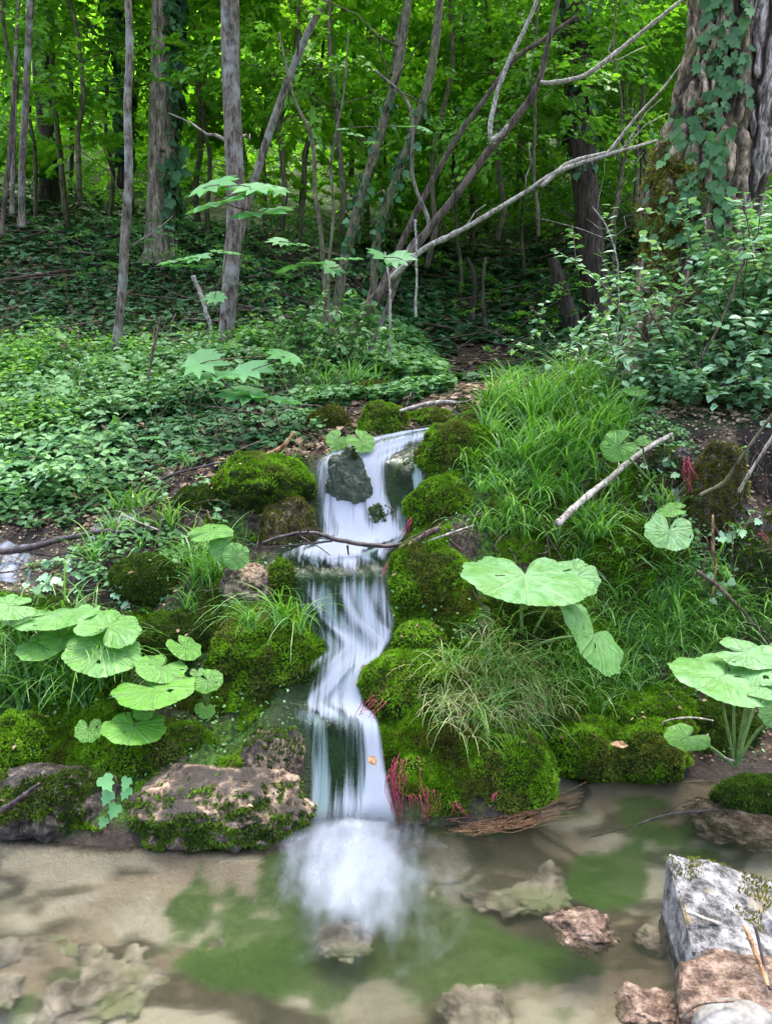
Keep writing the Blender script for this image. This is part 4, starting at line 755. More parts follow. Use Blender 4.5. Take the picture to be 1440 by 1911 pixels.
# shared out-of-frame crowns: thick leaf masses that shade the ravine
def crown_cloud(R, H, n, seed, T=T_far(), leaf=.24):
    r = np.random.RandomState(seed); nc = 26; c = nrm(r.randn(nc, 3)) * (r.rand(nc, 1) ** .4) * np.array([R, R, H]); k = r.randint(0, nc, n); P = c[k] + r.randn(n, 3) * np.array([R, R, H]) * .2
    v, f, rr = leaves(T, P, leaf, .4, -.2, r=r); return v, f, rr
CRV = [crown_cloud(2.2, 1.5, 3000, 100 + s) for s in range(2)]
crown_me = []
for k in range(2):
    o = mk('crown', CRV[k][0], CRV[k][1], M['leaf_canopy'], attrs={'rnd': CRV[k][2]}); crown_me.append(o.data); bpy.data.objects.remove(o)
def tree(ctrl, Y, label, bark, sides=18, rough=.08, ridge=.0, extend=5.0, crown=True, group='trees of the ravine', n=70, ivy=None, name='tree', lb=0, knots=0, cat='tree', crs=1.0):
    p, r = trunk_pts(ctrl, Y, n, extend); base = p[0]; root = empty(name, base, label, cat, group)
    mb = MB(); R = np.random.RandomState(int(abs(base[0] * 1000)) % 9999)
    r = r.copy(); r[:6] *= np.linspace(1.35, 1.0, 6)
    mb.add(*tube(p, r, sides, rough, 6 / max(r.mean() * 10, .3), seed=R.randint(99), ridge=ridge))
    if lb:
        j = R.randint(n // 3, n, lb)
        limbs(mb, p[j], lb, 1.0 * Y / 8, r.mean() * .28, R)
    mb.build('trunk', M[bark], root, base)
    if crown:
        c = link(bpy.data.objects.new('crown', crown_me[R.randint(2)])); c.parent = root
        top = p[-1] - base; c.location = [float(v) for v in top]; k_ = crs * (.5 if Y < 8 else .55); c.scale = (k_, k_, k_); c.rotation_euler = (0, 0, R.rand() * 6)
    if ivy:
        n_, a0, a1, s, t0, t1 = ivy; th = R.uniform(a0, a1, n_); k = (len(p) - 11 if extend else len(p) - 1) * R.uniform(t0, t1, n_); k = k.astype(int)
        D = np.stack([np.cos(th), np.sin(th), 0 * th], -1); P = p[k] + D * (r[k] * 1.1 + .01)[:, None] + R.randn(n_, 3) * .02
        v, f = inst(T_ivy, P, frames(np.stack([R.randn(n_) * .6, R.randn(n_) * .3, -1 + 0 * th], -1), D + R.randn(n_, 3) * .4), s * (.5 + R.rand(n_)))
        mk('ivy', v, f, M['leaf_ivy'], root, base, {'rnd': np.repeat(R.rand(n_), len(T_ivy[0]))})
    return root
T_ = tree
T_([(206, 705, 17), (217, 640, 16), (228, 540, 16), (234, 430, 17), (240, 330, 15), (238, 200, 14), (242, 90, 13), (238, -20, 12)], 6.0, 'slim grey-brown pole tree rooted in the left terrace', 'bark_grey', 12, .18, lb=2)
T_([(298, 500, 66, 9.4), (300, 450, 56, 9.4), (303, 330, 50), (306, 200, 48), (308, 80, 46), (310, -20, 46)], 9.4, 'thick pale-barked tree with ivy on its right side', 'bark_mid', 60, .07, .1, ivy=(260, -1.2, .5, .11, .25, 1))
T_([(418, 680, 27), (424, 600, 29), (432, 500, 31), (438, 420, 31), (438, 330, 32), (433, 200, 31), (430, 100, 31), (428, -20, 31)], 6.4, 'straight dark grey trunk left of centre', 'bark_grey', 24, .1, .0, lb=2)
T_([(92, 400, 40), (92, 330, 34), (88, 220, 34), (80, 120, 34), (74, -20, 34)], 12, 'dark furrowed tree at the upper left', 'bark_dark', 30, .06, .06)
T_([(40, 425, 12), (42, 300, 12), (50, 150, 12), (58, -20, 12)], 8, 'pale slender pole at the far left', 'bark_grey', 10, .1)
T_([(22, 400, 8), (26, 250, 8), (30, 100, 7), (36, -20, 6)], 8.5, 'thin grey pole nearest the left edge', 'bark_grey', 8, .1, crown=False)
T_([(2, 440, 9), (12, 340, 9), (22, 240, 8), (26, 150, 6)], 7.8, 'short reddish leaning stem at the far left', 'bark_brown', 8, .1, extend=0, crown=False)
T_([(228, 350, 16), (232, 220, 16), (228, 110, 14), (212, 30, 12), (205, -20, 12)], 10.5, 'dark ivy-clad tree behind the slim grey pole', 'bark_dark', 14, .1, lb=8, ivy=(500, 0, 6.28, .12, .1, 1))
T_([(440, 500, 14), (448, 440, 14), (474, 340, 14), (505, 240, 14), (545, 130, 13), (575, 60, 12), (618, -20, 11)], 7.2, 'grey tree leaning right behind the straight trunk', 'bark_grey', 12, .1, lb=1)
HZ = 'stems of the central thicket'
T_([(612, 680, 22), (626, 600, 18), (640, 500, 18), (665, 400, 17), (685, 330, 16), (712, 240, 16), (742, 130, 14), (765, -20, 13)], 6.6, 'thick left stem of the central thicket', 'bark_green', 14, .12, group=HZ, ivy=(110, 0, 6.28, .055, .3, .8), lb=3)
T_([(625, 675, 12), (690, 560, 13), (700, 470, 15), (718, 390, 15), (745, 320, 15), (772, 240, 14), (798, 160, 15), (812, 80, 15), (822, -20, 14)], 6.7, 'pale stem rising right of the thick one in the thicket', 'bark_green', 14, .12, group=HZ, ivy=(150, 0, 6.28, .055, .2, .7), lb=2)
T_([(602, 675, 9), (606, 560, 8), (600, 450, 8), (588, 360, 7), (582, 260, 7), (548, 180, 5), (520, 60, 4)], 6.5, 'thin upright stem left in the thicket', 'bark_green', 8, .1, group=HZ, extend=0, crown=False)
T_([(617, 660, 7), (612, 520, 6), (622, 400, 5), (618, 300, 5), (640, 180, 4), (650, 60, 3)], 6.4, 'second thin stem of the thicket, nearly vertical', 'bark_green', 8, .1, group=HZ, extend=0, crown=False)
T_([(675, 690, 9), (728, 560, 8), (765, 460, 8), (800, 420, 8), (770, 330, 6), (765, 200, 5), (700, 130, 4)], 6.3, 'crooked grey stem at the right foot of the thicket', 'bark_grey', 8, .12, group=HZ, extend=0, crown=False)
T_([(640, 660, 20), (676, 590, 22), (735, 515, 20), (790, 440, 15), (850, 365, 14), (905, 290, 14), (950, 235, 14), (1000, 165, 11), (1020, 90, 9), (1045, -20, 8)], 6.2, 'main brown stem leaning far right from the thicket', 'bark_brown', 12, .1, group=HZ, extend=3, crown=False)
T_([(700, 560, 11), (760, 430, 12), (800, 350, 11), (850, 260, 10), (900, 190, 9), (960, 110, 8), (1010, 75, 7), (1075, 30, 6)], 6.6, 'second leaning stem above the main brown one', 'bark_brown', 9, .12, group=HZ, extend=0, crown=False)
T_([(735, 140, 12), (742, 80, 12), (755, 20, 11), (765, -20, 11)], 9, 'short pale upper stem seen high in the thicket', 'bark_grey', 9, .1, group=HZ)
def branch(ctrl, Y, mt, label, name='branch', group=None, sides=8, rough=.12, n=50, cat='branch', side=0, parts=None):
    p, r = trunk_pts(ctrl, Y, n); mb = MB(); R = np.random.RandomState(int(abs(p[0][0] * 7777)) % 9999)
    p = p + fbm(p, 12, 3, 4)[:, None] * r.mean() * .9
    r = r * (1 + .3 * (R.rand(len(r)) > .93)); mb.add(*tube(p, r, sides, rough, 30))
    for k in range(side):
        j = R.randint(n // 5, n - 3); d = nrm(p[min(j + 3, n - 1)] - p[j]) + R.randn(3) * .6; l = (.08 + .12 * R.rand()) * Y / 3; q = p[j] + d * np.linspace(0, l, 4)[:, None] + R.randn(4, 3) * l * .05 * np.array([[0], [1], [1], [1]])
        mb.add(*tube(q, r[j] * .4 * np.linspace(1, .3, 4), 5))
    if parts:
        for c2 in parts: p2, r2 = trunk_pts(c2, Y, 30); mb.add(*tube(p2, r2, 7, .1, 30))
    o = mb.build(name, M[mt], origin=p[0]); return tag(o, label, cat, group)
branch([(728, 520, 11, 6.0), (790, 465, 10, 5.9), (850, 435, 9, 5.8), (920, 395, 9, 5.7), (985, 355, 8, 5.6), (1040, 320, 8, 5.5), (1130, 290, 7, 5.4), (1200, 270, 6, 5.3), (1290, 240, 5, 5.2)], 6, 'twig_pale', 'long pale branch sweeping from the thicket to the big tree', side=6, parts=[[(1130, 290, 7, 5.4), (1150, 265, 6, 5.4), (1190, 215, 5, 5.4), (1240, 160, 4, 5.4), (1280, 105, 3, 5.4)], [(1010, 348, 8, 5.5), (1060, 305, 8, 5.5), (1130, 285, 7, 5.4)]])
branch([(918, 270, 9), (914, 235, 9), (925, 180, 8), (950, 110, 8), (980, 50, 7), (1008, -15, 6)], 6.0, 'twig_pale', 'pale barkless branch rising from the broken fork', side=1)
branch([(1008, 152, 6), (1040, 153, 9), (1090, 140, 8), (1140, 105, 8), (1190, 65, 7), (1240, 25, 6), (1290, -15, 5)], 6.0, 'twig_pale', 'pale curved branch across the upper right', side=2)
branch([(915, 262, 9), (935, 250, 10), (948, 232, 5)], 5.98, 'twig_pale', 'broken stub of bare wood on the leaning stem')
branch([(728, 705, 6), (727, 600, 5), (728, 540, 4), (718, 470, 3)], 5.6, 'twig_pale', 'upright thin pale stick behind the stream head')
branch([(775, 410, 4), (777, 500, 4), (775, 592, 5)], 5.9, 'twig_pale', 'dead twig hanging vertically right of the thicket')
branch([(1150, 650, 3), (1155, 560, 3), (1150, 480, 3), (1130, 420, 3), (1105, 385, 2)], 4.8, 'twig_pale', 'wiry pale sapling in front of the dark broken trunk', side=6)
branch([(1135, 720, 6), (1150, 680, 5), (1165, 620, 4), (1200, 590, 4), (1240, 582, 3)], 4.6, 'twig_pale', 'forked pale twig at the foot of the big tree', side=3)
branch([(1150, 300, 3), (1160, 200, 3), (1145, 100, 3), (1150, -10, 2)], 7, 'twig_brown', 'thin upright twig between leaning branches', side=3)
branch([(1205, 335, 9), (1200, 200, 10), (1196, 90, 10), (1192, -15, 9)], 11, 'bark_grey', 'distant straight grey pole left of the big tree', cat='tree trunk')
branch([(1140, 420, 6), (1155, 350, 6), (1165, 300, 5), (1180, 200, 5)], 8, 'bark_green', 'crooked mossy stem behind the long pale branch', side=4)
T_([(1118, 610, 56), (1108, 520, 48), (1098, 420, 44), (1090, 330, 42), (1082, 210, 42), (1075, 100, 40), (1068, -20, 38)], 9.2, 'dark split trunk left of the big tree', 'bark_dark', 30, .1, .12, n=80, ivy=(200, 0, 6.28, .1, .5, 1))
T_([(1072, 610, 26), (1058, 570, 26), (1042, 520, 22), (1030, 480, 16)], 9.0, 'leaning dead stump beside the dark split trunk', 'bark_dark', 14, .15, .1, extend=0, crown=False, name='tree_stump', cat='tree stump')
for k, (c, Yb, lab) in enumerate([([(1240, 260, 9), (1245, 120, 9), (1270, -20, 8)], 13, 'thin dark tree far behind, just left of the big tree'), ([(655, 330, 8), (660, 180, 8), (662, -20, 8)], 14, 'thin far trunk above the thicket'),
      ([(130, 400, 8), (134, 250, 8), (128, -20, 8)], 13, 'thin pole right of the dark furrowed tree'), ([(365, 440, 7), (372, 200, 7), (380, -20, 6)], 12, 'slender far pole between the two main trunks'),
      ([(870, 480, 7), (885, 520, 8), (880, 600, 9)][::-1], 9.5, 'bare snag on the dark slope'), ([(905, 480, 6), (900, 540, 6), (905, 610, 7)][::-1], 9.7, 'second bare snag on the dark slope'),
      ([(560, 420, 6), (565, 330, 6), (600, 120, 5), (602, -20, 5)], 11, 'thin straight stem above the leaning grey tree'), ([(960, 420, 8), (975, 250, 8), (990, 100, 8), (992, -20, 7)], 15, 'far upright trunk behind the leaning stems'),
      ([(845, 330, 6), (848, 180, 6), (846, -20, 5)], 13, 'hair-thin far stem in the bright gap')]):
    T_(c, Yb, lab, ['bark_dark', 'bark_brown'][k % 2], 8, .1, extend=0 if 'snag' in lab else 3, crown=False, group='slender far trees', lb=0 if 'snag' in lab else 4, n=30)
# the big tree on the right: a mossy burred trunk and a pale second stem fused at the base
BY = 4.9
def bigstem(ctrl, mt, root, seed, ridge, name='trunk'):
    p, r = trunk_pts(ctrl, BY, 240); m_ = 15; d = nrm(p[-1] - p[-8]); e = p[-1] + (d + np.array([0, 0, .3])) * np.linspace(.3, 4.5, m_)[:, None]
    p = np.vstack([p, e]); r = np.concatenate([r, r[-1] * np.linspace(1, .6, m_)]); sides = 200
    V, Fs = tube(p, r, sides, .12, 5, seed)
    L = np.linspace(0, 1, len(p)); n = len(p); c = p.repeat(sides, 0); W = V[:n * sides]; D = W - c; rr = np.linalg.norm(D, axis=1, keepdims=True); D = D / rr
    q = np.stack([W[:, 0] * 1, W[:, 1] * 1, W[:, 2] * .2], -1); q = q + .03 * np.stack([fbm(W, 6, 2, 2), fbm(W, 6, 2, 3), 0 * W[:, 0]], -1)
    rd = np.abs(fbm(q, 14, 2, seed)); rd2 = np.abs(fbm(q + 5, 38, 3, seed + 4)); W2 = W + D * ridge * ((np.clip(rd * 4, 0, 1) - .6) + .4 * (np.clip(rd2 * 4, 0, 1) - .6))[:, None]
    bur = np.exp(-((W[:, 2] - at(1265, 390, BY)[2]) / .3) ** 2) * np.maximum(0, -D[:, 0] * .8 - D[:, 1] * .3); W2 = W2 + D * (.07 * bur * (1 + .7 * fbm(W, 9, 3, 3)))[:, None] * (1 if name == 'trunk' else 0)
    V[:n * sides] = W2; cv = np.zeros(len(V)); cv[:n * sides] = np.clip(1.35 - rd * 6.5, 0, 1) * 1.0 + np.clip(1.1 - rd2 * 7, 0, 1) * .75; o = mk(name, V, Fs, M[mt], root, p0, {'crev': np.clip(cv, 0, .95)}); return o, V, p, r
p0 = at(1270, 700, BY); big = empty('tree', p0, 'huge gnarled tree at the right with mossy burred bark and climbing ivy', 'tree', 'trees of the ravine')
o1, bV, bp1, br1 = bigstem([(1262, 720, 225), (1270, 640, 185), (1285, 540, 168), (1295, 450, 160), (1302, 360, 160), (1314, 270, 144), (1330, 170, 114), (1342, 80, 100), (1346, -20, 105)], 'bark_big', big, 5, .04)
o2, b2V, bp2, br2 = bigstem([(1325, 720, 105), (1340, 600, 95), (1350, 500, 88), (1366, 420, 80), (1386, 330, 84), (1405, 220, 96), (1420, 100, 108), (1434, -20, 118)], 'bark_pale', big, 9, .035, 'second_trunk')
c = link(bpy.data.objects.new('crown', crown_me[0])); c.parent = big; c.location = [float(v) for v in (bp1[-1] - p0)]; c.scale = (.8, .8, .8)
Fb = gridfaces(10, 110)
def surf_sample(V, n, sides, m_, ok):
    q = []
    k = rs.randint(0, (V.shape[0] - 2), n); P = V[k]; return P
D_ = bV[:240 * 200] - bp1[:240].repeat(200, 0); D_ = nrm(D_); Pb = bV[:240 * 200]; pxb, pyb = proj(Pb)
mk_ = (D_[:, 1] < .3) & (ell(pxb, pyb, 1255, 380, 60, 120) + .5 * ell(pxb, pyb, 1230, 500, 40, 90) + .4 * ell(pxb, pyb, 1290, 200, 30, 80) + .8 * fbm(Pb, 6, 3, 4) > .5)
ix = np.where(mk_)[0]; ix = ix[rs.randint(0, len(ix), 5500)]
v, f, rr = moss_tufts(Pb[ix] + rs.randn(len(ix), 3) * .01, nrm(D_[ix] + np.array([0, 0, -.3])), .02); mk('moss', v, f, M['moss_trunk'], big, p0, {'rnd': rr})
def ivy_on(P, D, n, mask, s, lab='ivy'):
    ix = np.where(mask)[0]; ix = ix[rs.randint(0, len(ix), n)]; Pn = P[ix] + D[ix] * .03 + rs.randn(n, 3) * .02
    v, f = inst(T_ivy, Pn, frames(np.stack([rs.randn(n) * .6, rs.randn(n) * .2, -1 + 0 * Pn[:, 0]], -1), D[ix] + rs.randn(n, 3) * .35 + np.array([0, -.2, .3])), s * (.5 + .8 * rs.rand(n)))
    mk(lab, v, f, M['leaf_ground'], big, p0, {'rnd': np.repeat(rs.rand(n) ** 2 * .6, len(T_ivy[0]))})
ridx = np.interp(pyb, [0, 100, 200, 280, 340, 450, 560], [1352, 1350, 1345, 1310, 1300, 1325, 1345])
ivy_on(Pb, D_, 260, (D_[:, 1] < 0) & (np.abs(pxb - ridx) < 34 + 14 * noise(Pb, 5, 3)) & (pyb < 640) & (pyb > -60), .065)
ivy_on(Pb, D_, 120, (D_[:, 1] < .2) & (np.abs(pxb - 1280) < 70) & (pyb < 460) & (pyb > 200), .06)

# ------------------------------------------------------------------ foliage of the understory and the far wood
def small_tree(px, py, Y, H, ns, spread, label, mt='leaf_under', var=SPN, low=.25, sz=1.0, seed=0, group='leafy understory trees', name='small_tree', bark='bark_green'):
    r = np.random.RandomState(seed + 500); b = gpt(px, py) if Y is None else at(px, py, Y); Y = b[1]
    n = 14; p = b + np.stack([np.cumsum(r.randn(n)) * .05 * H / 5, np.cumsum(r.randn(n)) * .04 * H / 5, np.linspace(0, H, n)], -1)
    root = empty(name, b, label, 'tree', group); mb = MB(); mb.add(*tube(p, .012 * H / 4 * Y / 8 * np.linspace(1.6, .4, n) + .004, 7, .1, 12))
    lp = limbs(mb, p[int(n * low):], int(10 + H * 2), spread, .006 * H / 4, r, .15); mb.build('trunk', M[bark], root, b)
    k = r.randint(0, len(lp), ns); P = lp[k] + r.randn(ns, 3) * np.array([.2, .2, .12]) * spread * .5; d = nrm(P - p[r.randint(0, n, ns)]); d[:, 2] = -.12 + r.randn(ns) * .12
    o = sprays(P, nrm(d), sz * (.6 + .7 * r.rand(ns)), var, r).build('crown', M[mt], root, b, smooth=False)
    return root
for k, (px, py, Y, H, ns, sp, mt, lab) in enumerate([
    (150, 380, 9.5, 5, 260, 1.6, 'leaf_under', 'leafy small tree between the far left trunks'), (30, 330, 9.0, 4.5, 200, 1.5, 'leaf_under', 'leafy small tree at the upper left edge'),
    (370, 420, 10.5, 5.5, 320, 1.9, 'leaf_canopy', 'bright small tree behind the two main trunks'), (250, 400, 12, 6.5, 300, 2.0, 'leaf_canopy', 'light green tree behind the thick pale-barked one'),
    (530, 430, 10, 5.5, 320, 1.8, 'leaf_canopy', 'bright leafy tree left of the thicket'), (640, 440, 9, 5.5, 300, 1.6, 'leaf_under', 'leafy tree rising out of the thicket'),
    (800, 500, 9.5, 5.8, 320, 1.9, 'leaf_under', 'leafy tree over the dark gully'), (930, 450, 10.5, 5.5, 340, 2.0, 'leaf_under', 'spreading tree behind the leaning stems'),
    (1000, 440, 8.2, 3.4, 190, 1.3, 'leaf_under', 'low spreading tree below the pale branch'), (1090, 420, 12, 6.2, 300, 2.0, 'leaf_under', 'deep green tree behind the dark split trunk'),
    (1190, 430, 9.5, 4.8, 260, 1.4, 'leaf_under', 'leafy tree close left of the big trunk'), (1430, 480, 9, 4.5, 180, 1.4, 'leaf_under', 'leafy tree behind the right edge of the big trunk'),
    (720, 420, 13, 7, 360, 2.2, 'leaf_canopy', 'tall bright tree in the gap above the thicket'), (460, 360, 14, 7, 340, 2.2, 'leaf_canopy', 'tall bright tree above the leaning grey tree'),
    (880, 400, 15, 7, 340, 2.3, 'leaf_canopy', 'tall light green tree far behind the leaning stems'), (80, 330, 14, 7, 320, 2.2, 'leaf_canopy', 'tall bright tree in the upper left distance'),
    (1240, 380, 14, 7, 300, 2.2, 'leaf_under', 'tall shaded tree in the upper right distance'), (1020, 350, 16, 7.5, 320, 2.4, 'leaf_under', 'far shaded tree above the low spreading one')]):
    small_tree(px, py, None if False else Y, H, ns, sp, lab, mt, low=.25, seed=k, sz=.95 * (Y / 9) ** .5)
for k, (px, py, H, ns, lab) in enumerate([(860, 560, 3.9, 260, 'low dark tree arching over the left of the hollow'), (980, 520, 3.9, 260, 'low dark tree arching over the middle of the hollow'), (1150, 540, 3.6, 240, 'low dark tree between the split trunk and the big tree'), (1030, 430, 4.5, 300, 'shaded leafy tree high over the hollow'), (1210, 470, 4.2, 240, 'shaded leafy tree touching the big trunk'), (910, 430, 4.6, 300, 'shaded leafy tree behind the main leaning stem')]):
    small_tree(px, py, None, H, ns, 1.7, lab, 'leaf_under', SPN, .5, 1.0, 60 + k)
for k, (px, py, Y, H, ns, mt, lab) in enumerate([(200, 430, 8.2, 4.6, 260, 'leaf_canopy', 'broad-leaved sapling tree between the slim pole and the thick trunk'), (60, 420, 8.5, 4.4, 260, 'leaf_under', 'broad-leaved sapling tree in front of the dark furrowed tree'), (390, 450, 8.5, 4.6, 260, 'leaf_canopy', 'broad-leaved sapling tree left of the straight dark trunk'), (500, 450, 8.2, 4.4, 240, 'leaf_canopy', 'broad-leaved sapling tree behind the leaning grey tree'), (740, 480, 8.2, 4.2, 220, 'leaf_under', 'broad-leaved sapling tree inside the thicket'), (820, 470, 8.2, 5.0, 220, 'leaf_canopy', 'broad-leaved sapling tree right of the thicket'), (560, 470, 8.2, 5.2, 230, 'leaf_canopy', 'broad-leaved lime-green tree left of the thicket top'), (880, 480, 9.2, 5.8, 240, 'leaf_canopy', 'broad-leaved lime-green tree over the leaning stems'), (700, 470, 10.5, 6.4, 260, 'leaf_canopy', 'broad-leaved bright tree in the centre gap'), (330, 470, 11.5, 6.4, 240, 'leaf_canopy', 'broad-leaved bright tree beside the thick pale trunk'), (120, 430, 10.5, 5.8, 200, 'leaf_canopy', 'broad-leaved bright tree behind the far left poles')]):
    small_tree(px, py, None, H, ns, 1.6, lab, mt, SPM, .2 if H < 5.1 else .45, .85, 40 + k)
# the wood that covers the far slope, one mass of leaf sprays
def wood(n, Y0, Y1, h0, h1, mt, label, seed, sz=1.0, mask=None, u0=-.75, u1=.75):
    r = np.random.RandomState(seed); u = u0 + (u1 - u0) * r.rand(n); Y = np.sqrt(Y0 ** 2 + (Y1 ** 2 - Y0 ** 2) * r.rand(n)); X = u * Y; Z = height(X, Y) + h0 + (h1 - h0) * r.rand(n) ** 1.2; P = np.stack([X, Y, Z], -1)
    k = fbm(P, .45, 3, seed) > -.12
    if mask is not None: k &= mask(P, *proj(P))
    px, py = proj(P); k &= (py > -260) & (px > -350) & (px < 1790); P = P[k]; d = rdir(len(P), 0, r); d[:, 2] = -.15; S = sz * (P[:, 1] / 14) ** .75 * (.6 + .7 * r.rand(len(P)))
    return tag(sprays(P, d, S, SPF, r, .3).build('distant_foliage', M[mt], smooth=False), label, 'foliage', kind='stuff')
wood(15000, 14, 42, .2, 5.5, 'leaf_far', 'bright sunlit wood covering the far slope', 3, 1.15, lambda P, px, py: (py < 330 + 90 * fbm(P, .3, 2, 5)) & ((px < 1000) | (np.random.RandomState(1).rand(len(px)) < .7)))
wood(3600, 10.5, 18, .2, 2.6, 'leaf_under', 'mid-distance scrub on the slope', 4, .8, lambda P, px, py: (py < 400 + 60 * fbm(P, .5, 2, 6)))
wood(5200, 11, 24, .05, 1.3, 'leaf_under', 'leafy shrubs hugging the middle slope', 14, .62, lambda P, px, py: (py < 430 + 50 * fbm(P, .5, 2, 6)) & (py > 120))
wood(2600, 13, 26, .1, 2.0, 'leaf_canopy', 'bright shrubs on the upper slope', 15, .8, lambda P, px, py: (py < 380) & (px < 900))
wood(1400, 6.8, 12, .1, .7, 'leaf_ground', 'low scrub along the left slope', 6, .5, lambda P, px, py: (px < 640) & (py > 400), -.6, 0)
wood(1000, 7.5, 13, .1, .8, 'leaf_under', 'dim scrub on the dark slope', 7, .5, lambda P, px, py: (px > 640) & (py > 380) & (fbm(P, .8, 2, 9) > 0), -.1, .6)
# unseen trunkless crowns added above the frame to shade the gully
OL = ['tall tree closing the canopy above the middle of the hollow', 'tall tree closing the canopy above the dark split trunk', 'tall tree closing the canopy above the thicket', 'tall tree high on the slope behind the big trunk', 'tall tree beyond the right edge of the view', 'nearest tall tree shading the hollow']
for k, (x, y, z, s) in enumerate([(3.4, 15, 12.5, 1.5), (5.8, 14, 12.5, 1.5), (1.6, 16, 13.5, 1.4), (6.5, 17.5, 15, 1.6), (8.5, 14.5, 13, 1.5), (4.6, 12.2, 11, 1.3)]):
    h = float(height(np.array(x), np.array(y))); root = empty('tree', (x + .6, y + .4, h), OL[k], 'tree', 'overhead trees')
    c = link(bpy.data.objects.new('crown', crown_me[k % 2])); c.parent = root; c.location = (-.6, -.4, z - h); c.scale = (s, s, s * .8); c.rotation_euler = (0, 0, k)

# ------------------------------------------------------------------ shrub at the right and herbs
def shrub(stems, label, mt, T, leaf, name='shrub', nl=16, group=None, bark='twig_brown', cat='shrub', curl=.2, sub=4, seed=0):
    r = np.random.RandomState(seed); root = None; mb = MB(); Lp = []; Ld = []
    for (b, d, L) in stems:
        n = 8; d = nrm(np.array(d, float)); t = np.linspace(0, 1, n)[:, None]; p = b + d * L * t + np.array([0, 0, -curl * L]) * t ** 2.2 + r.randn(n, 3) * L * .012
        mb.add(*tube(p, (.0035 + .002 * L) * np.linspace(1, .35, n), 5))
        segs = [p[2:]]
        for k in range(sub):
            j = r.randint(2, n - 1); dd = nrm(p[j] - p[j - 1] + r.randn(3) * .55); l = L * (.2 + .25 * r.rand()); q = p[j] + dd * l * np.linspace(0, 1, 5)[:, None] + np.array([0, 0, -.2 * l]) * np.linspace(0, 1, 5)[:, None] ** 2
            mb.add(*tube(q, .002 * np.linspace(1, .5, 5), 4)); segs.append(q)
        for q in segs:
            m_ = nl if q is segs[0] else nl // 2; f = r.rand(m_) * (len(q) - 1.01); i = f.astype(int); P = q[i] + (q[i + 1] - q[i]) * (f - i)[:, None]; tv = nrm(q[i + 1] - q[i])
            side = nrm(np.cross(tv, np.array([0, 0, 1.]))) * np.where(r.rand(m_) > .5, 1, -1)[:, None]; Lp.append(P); Ld.append(nrm(side + tv * .5 + r.randn(m_, 3) * .2 + np.array([0, 0, -.15])))
    P = np.vstack(Lp); D = np.vstack(Ld); n = len(P); up = np.array([0, -.25, 1.]) + r.randn(n, 3) * .3
    base = np.mean([s[0] for s in stems], 0); root = empty(name, base, label, cat, group); mb.build('stems', M[bark], root, base)
    v, f = inst(T, P, frames(D, nrm(up)), leaf * (.6 + .6 * r.rand(n))); mk('foliage', v, f, M[mt], root, base, {'rnd': np.repeat(r.rand(n), len(T[0]))}); return root
SH = T_ovate(.34, .05)
def fan(px, py, Y, n, L, seed, lean=(0, -.3, .9), jx=.25, sp=.5):
    r = np.random.RandomState(seed); return [(at(px, py, Y) + np.array([r.uniform(-jx, jx), r.uniform(-.12, .12), 0]), np.array(lean) + r.randn(3) * np.array([sp, sp * .6, .2]), L * (.6 + .6 * r.rand())) for _ in range(n)]
shrub(fan(1420, 760, 4.35, 80, 1.2, 1, (-.05, -.25, .9), .4, .4), 'dense pale-leaved shrub in front of the big tree', 'leaf_shrub', SH, .056, nl=36, seed=1)
shrub(fan(1270, 780, 4.3, 26, .45, 2, (-.1, -.2, .9), .25, .45), 'lower pale-leaved shrub at the left foot of the big tree', 'leaf_shrub', SH, .052, nl=26, seed=2)
shrub(fan(1390, 800, 4.05, 40, .65, 3, (-.1, -.35, .7), .35, .5), 'shrub leaning over the dark right bank', 'leaf_shrub', SH, .052, nl=26, seed=3)
shrub(fan(1150, 710, 5.0, 16, .6, 4, (-.3, -.1, .8), .3, .5), 'small loose shrub right of the grassy crest', 'leaf_shrub', SH, .05, nl=14, seed=4)
shrub(fan(1450, 680, 4.5, 22, 1.1, 5, (-.35, -.2, .8), .2, .3), 'tall arching shrub at the right edge', 'leaf_shrub', SH, .06, nl=22, seed=5)
shrub(fan(640, 690, 5.6, 16, .6, 6, (0, -.1, .9), .3, .4), 'leafy bush at the foot of the thicket', 'leaf_ground', SH, .06, nl=16, seed=6)
shrub(fan(520, 690, 5.6, 12, .45, 7, (0, -.1, .9), .35, .4), 'low bush right of the straight dark trunk', 'leaf_ground', SH, .07, nl=12, seed=7)
# pinnate-leaved plants of the left bank
def pinnate(px, py, Y, L, label, seed, n=5, az0=0.0):
    r = np.random.RandomState(seed); b = at(px, py, Y); root = empty('herb', b, label, 'plant', 'compound-leaved plants of the left bank'); mb = MB(); Pl = []; Dl = []; S = []
    for k in range(n):
        a = az0 + (k / n - .5) * 4 + r.randn() * .3 - 1.57; d = np.array([math.cos(a), math.sin(a), .9]); d /= np.linalg.norm(d); t = np.linspace(0, 1, 9)[:, None]; q = b + d * L * t + np.array([0, 0, -.55 * L]) * t ** 2
        mb.add(*tube(q, .002, 4)); s = np.cross(d, [0, 0, 1.]); s /= np.linalg.norm(s)
        for j in range(3, 9):
            for sg in (-1, 1): Pl.append(q[j]); Dl.append(s * sg + d * .5 * np.array([1, 1, 0]) + [0, 0, -.1]); S.append(L * .3 * math.sin(min(1, (9.5 - j) / 5) * 1.5))
        Pl.append(q[8]); Dl.append(d * np.array([1, 1, 0]) + [0, 0, -.3]); S.append(L * .32)
    m_ = len(Pl); up = np.array([0, -.3, 1.]) + r.randn(m_, 3) * .15; mb.build('stalks', M['grass'], root, b, True)
    v, f = inst(T_ovate(.2, .03), np.array(Pl), frames(np.array(Dl), nrm(up)), np.array(S)); mk('leaflets', v, f, M['leaf_teal'] if seed % 2 else M['leaf_shrub'], root, b, {'rnd': np.repeat(r.rand(m_) * .7, 8)})
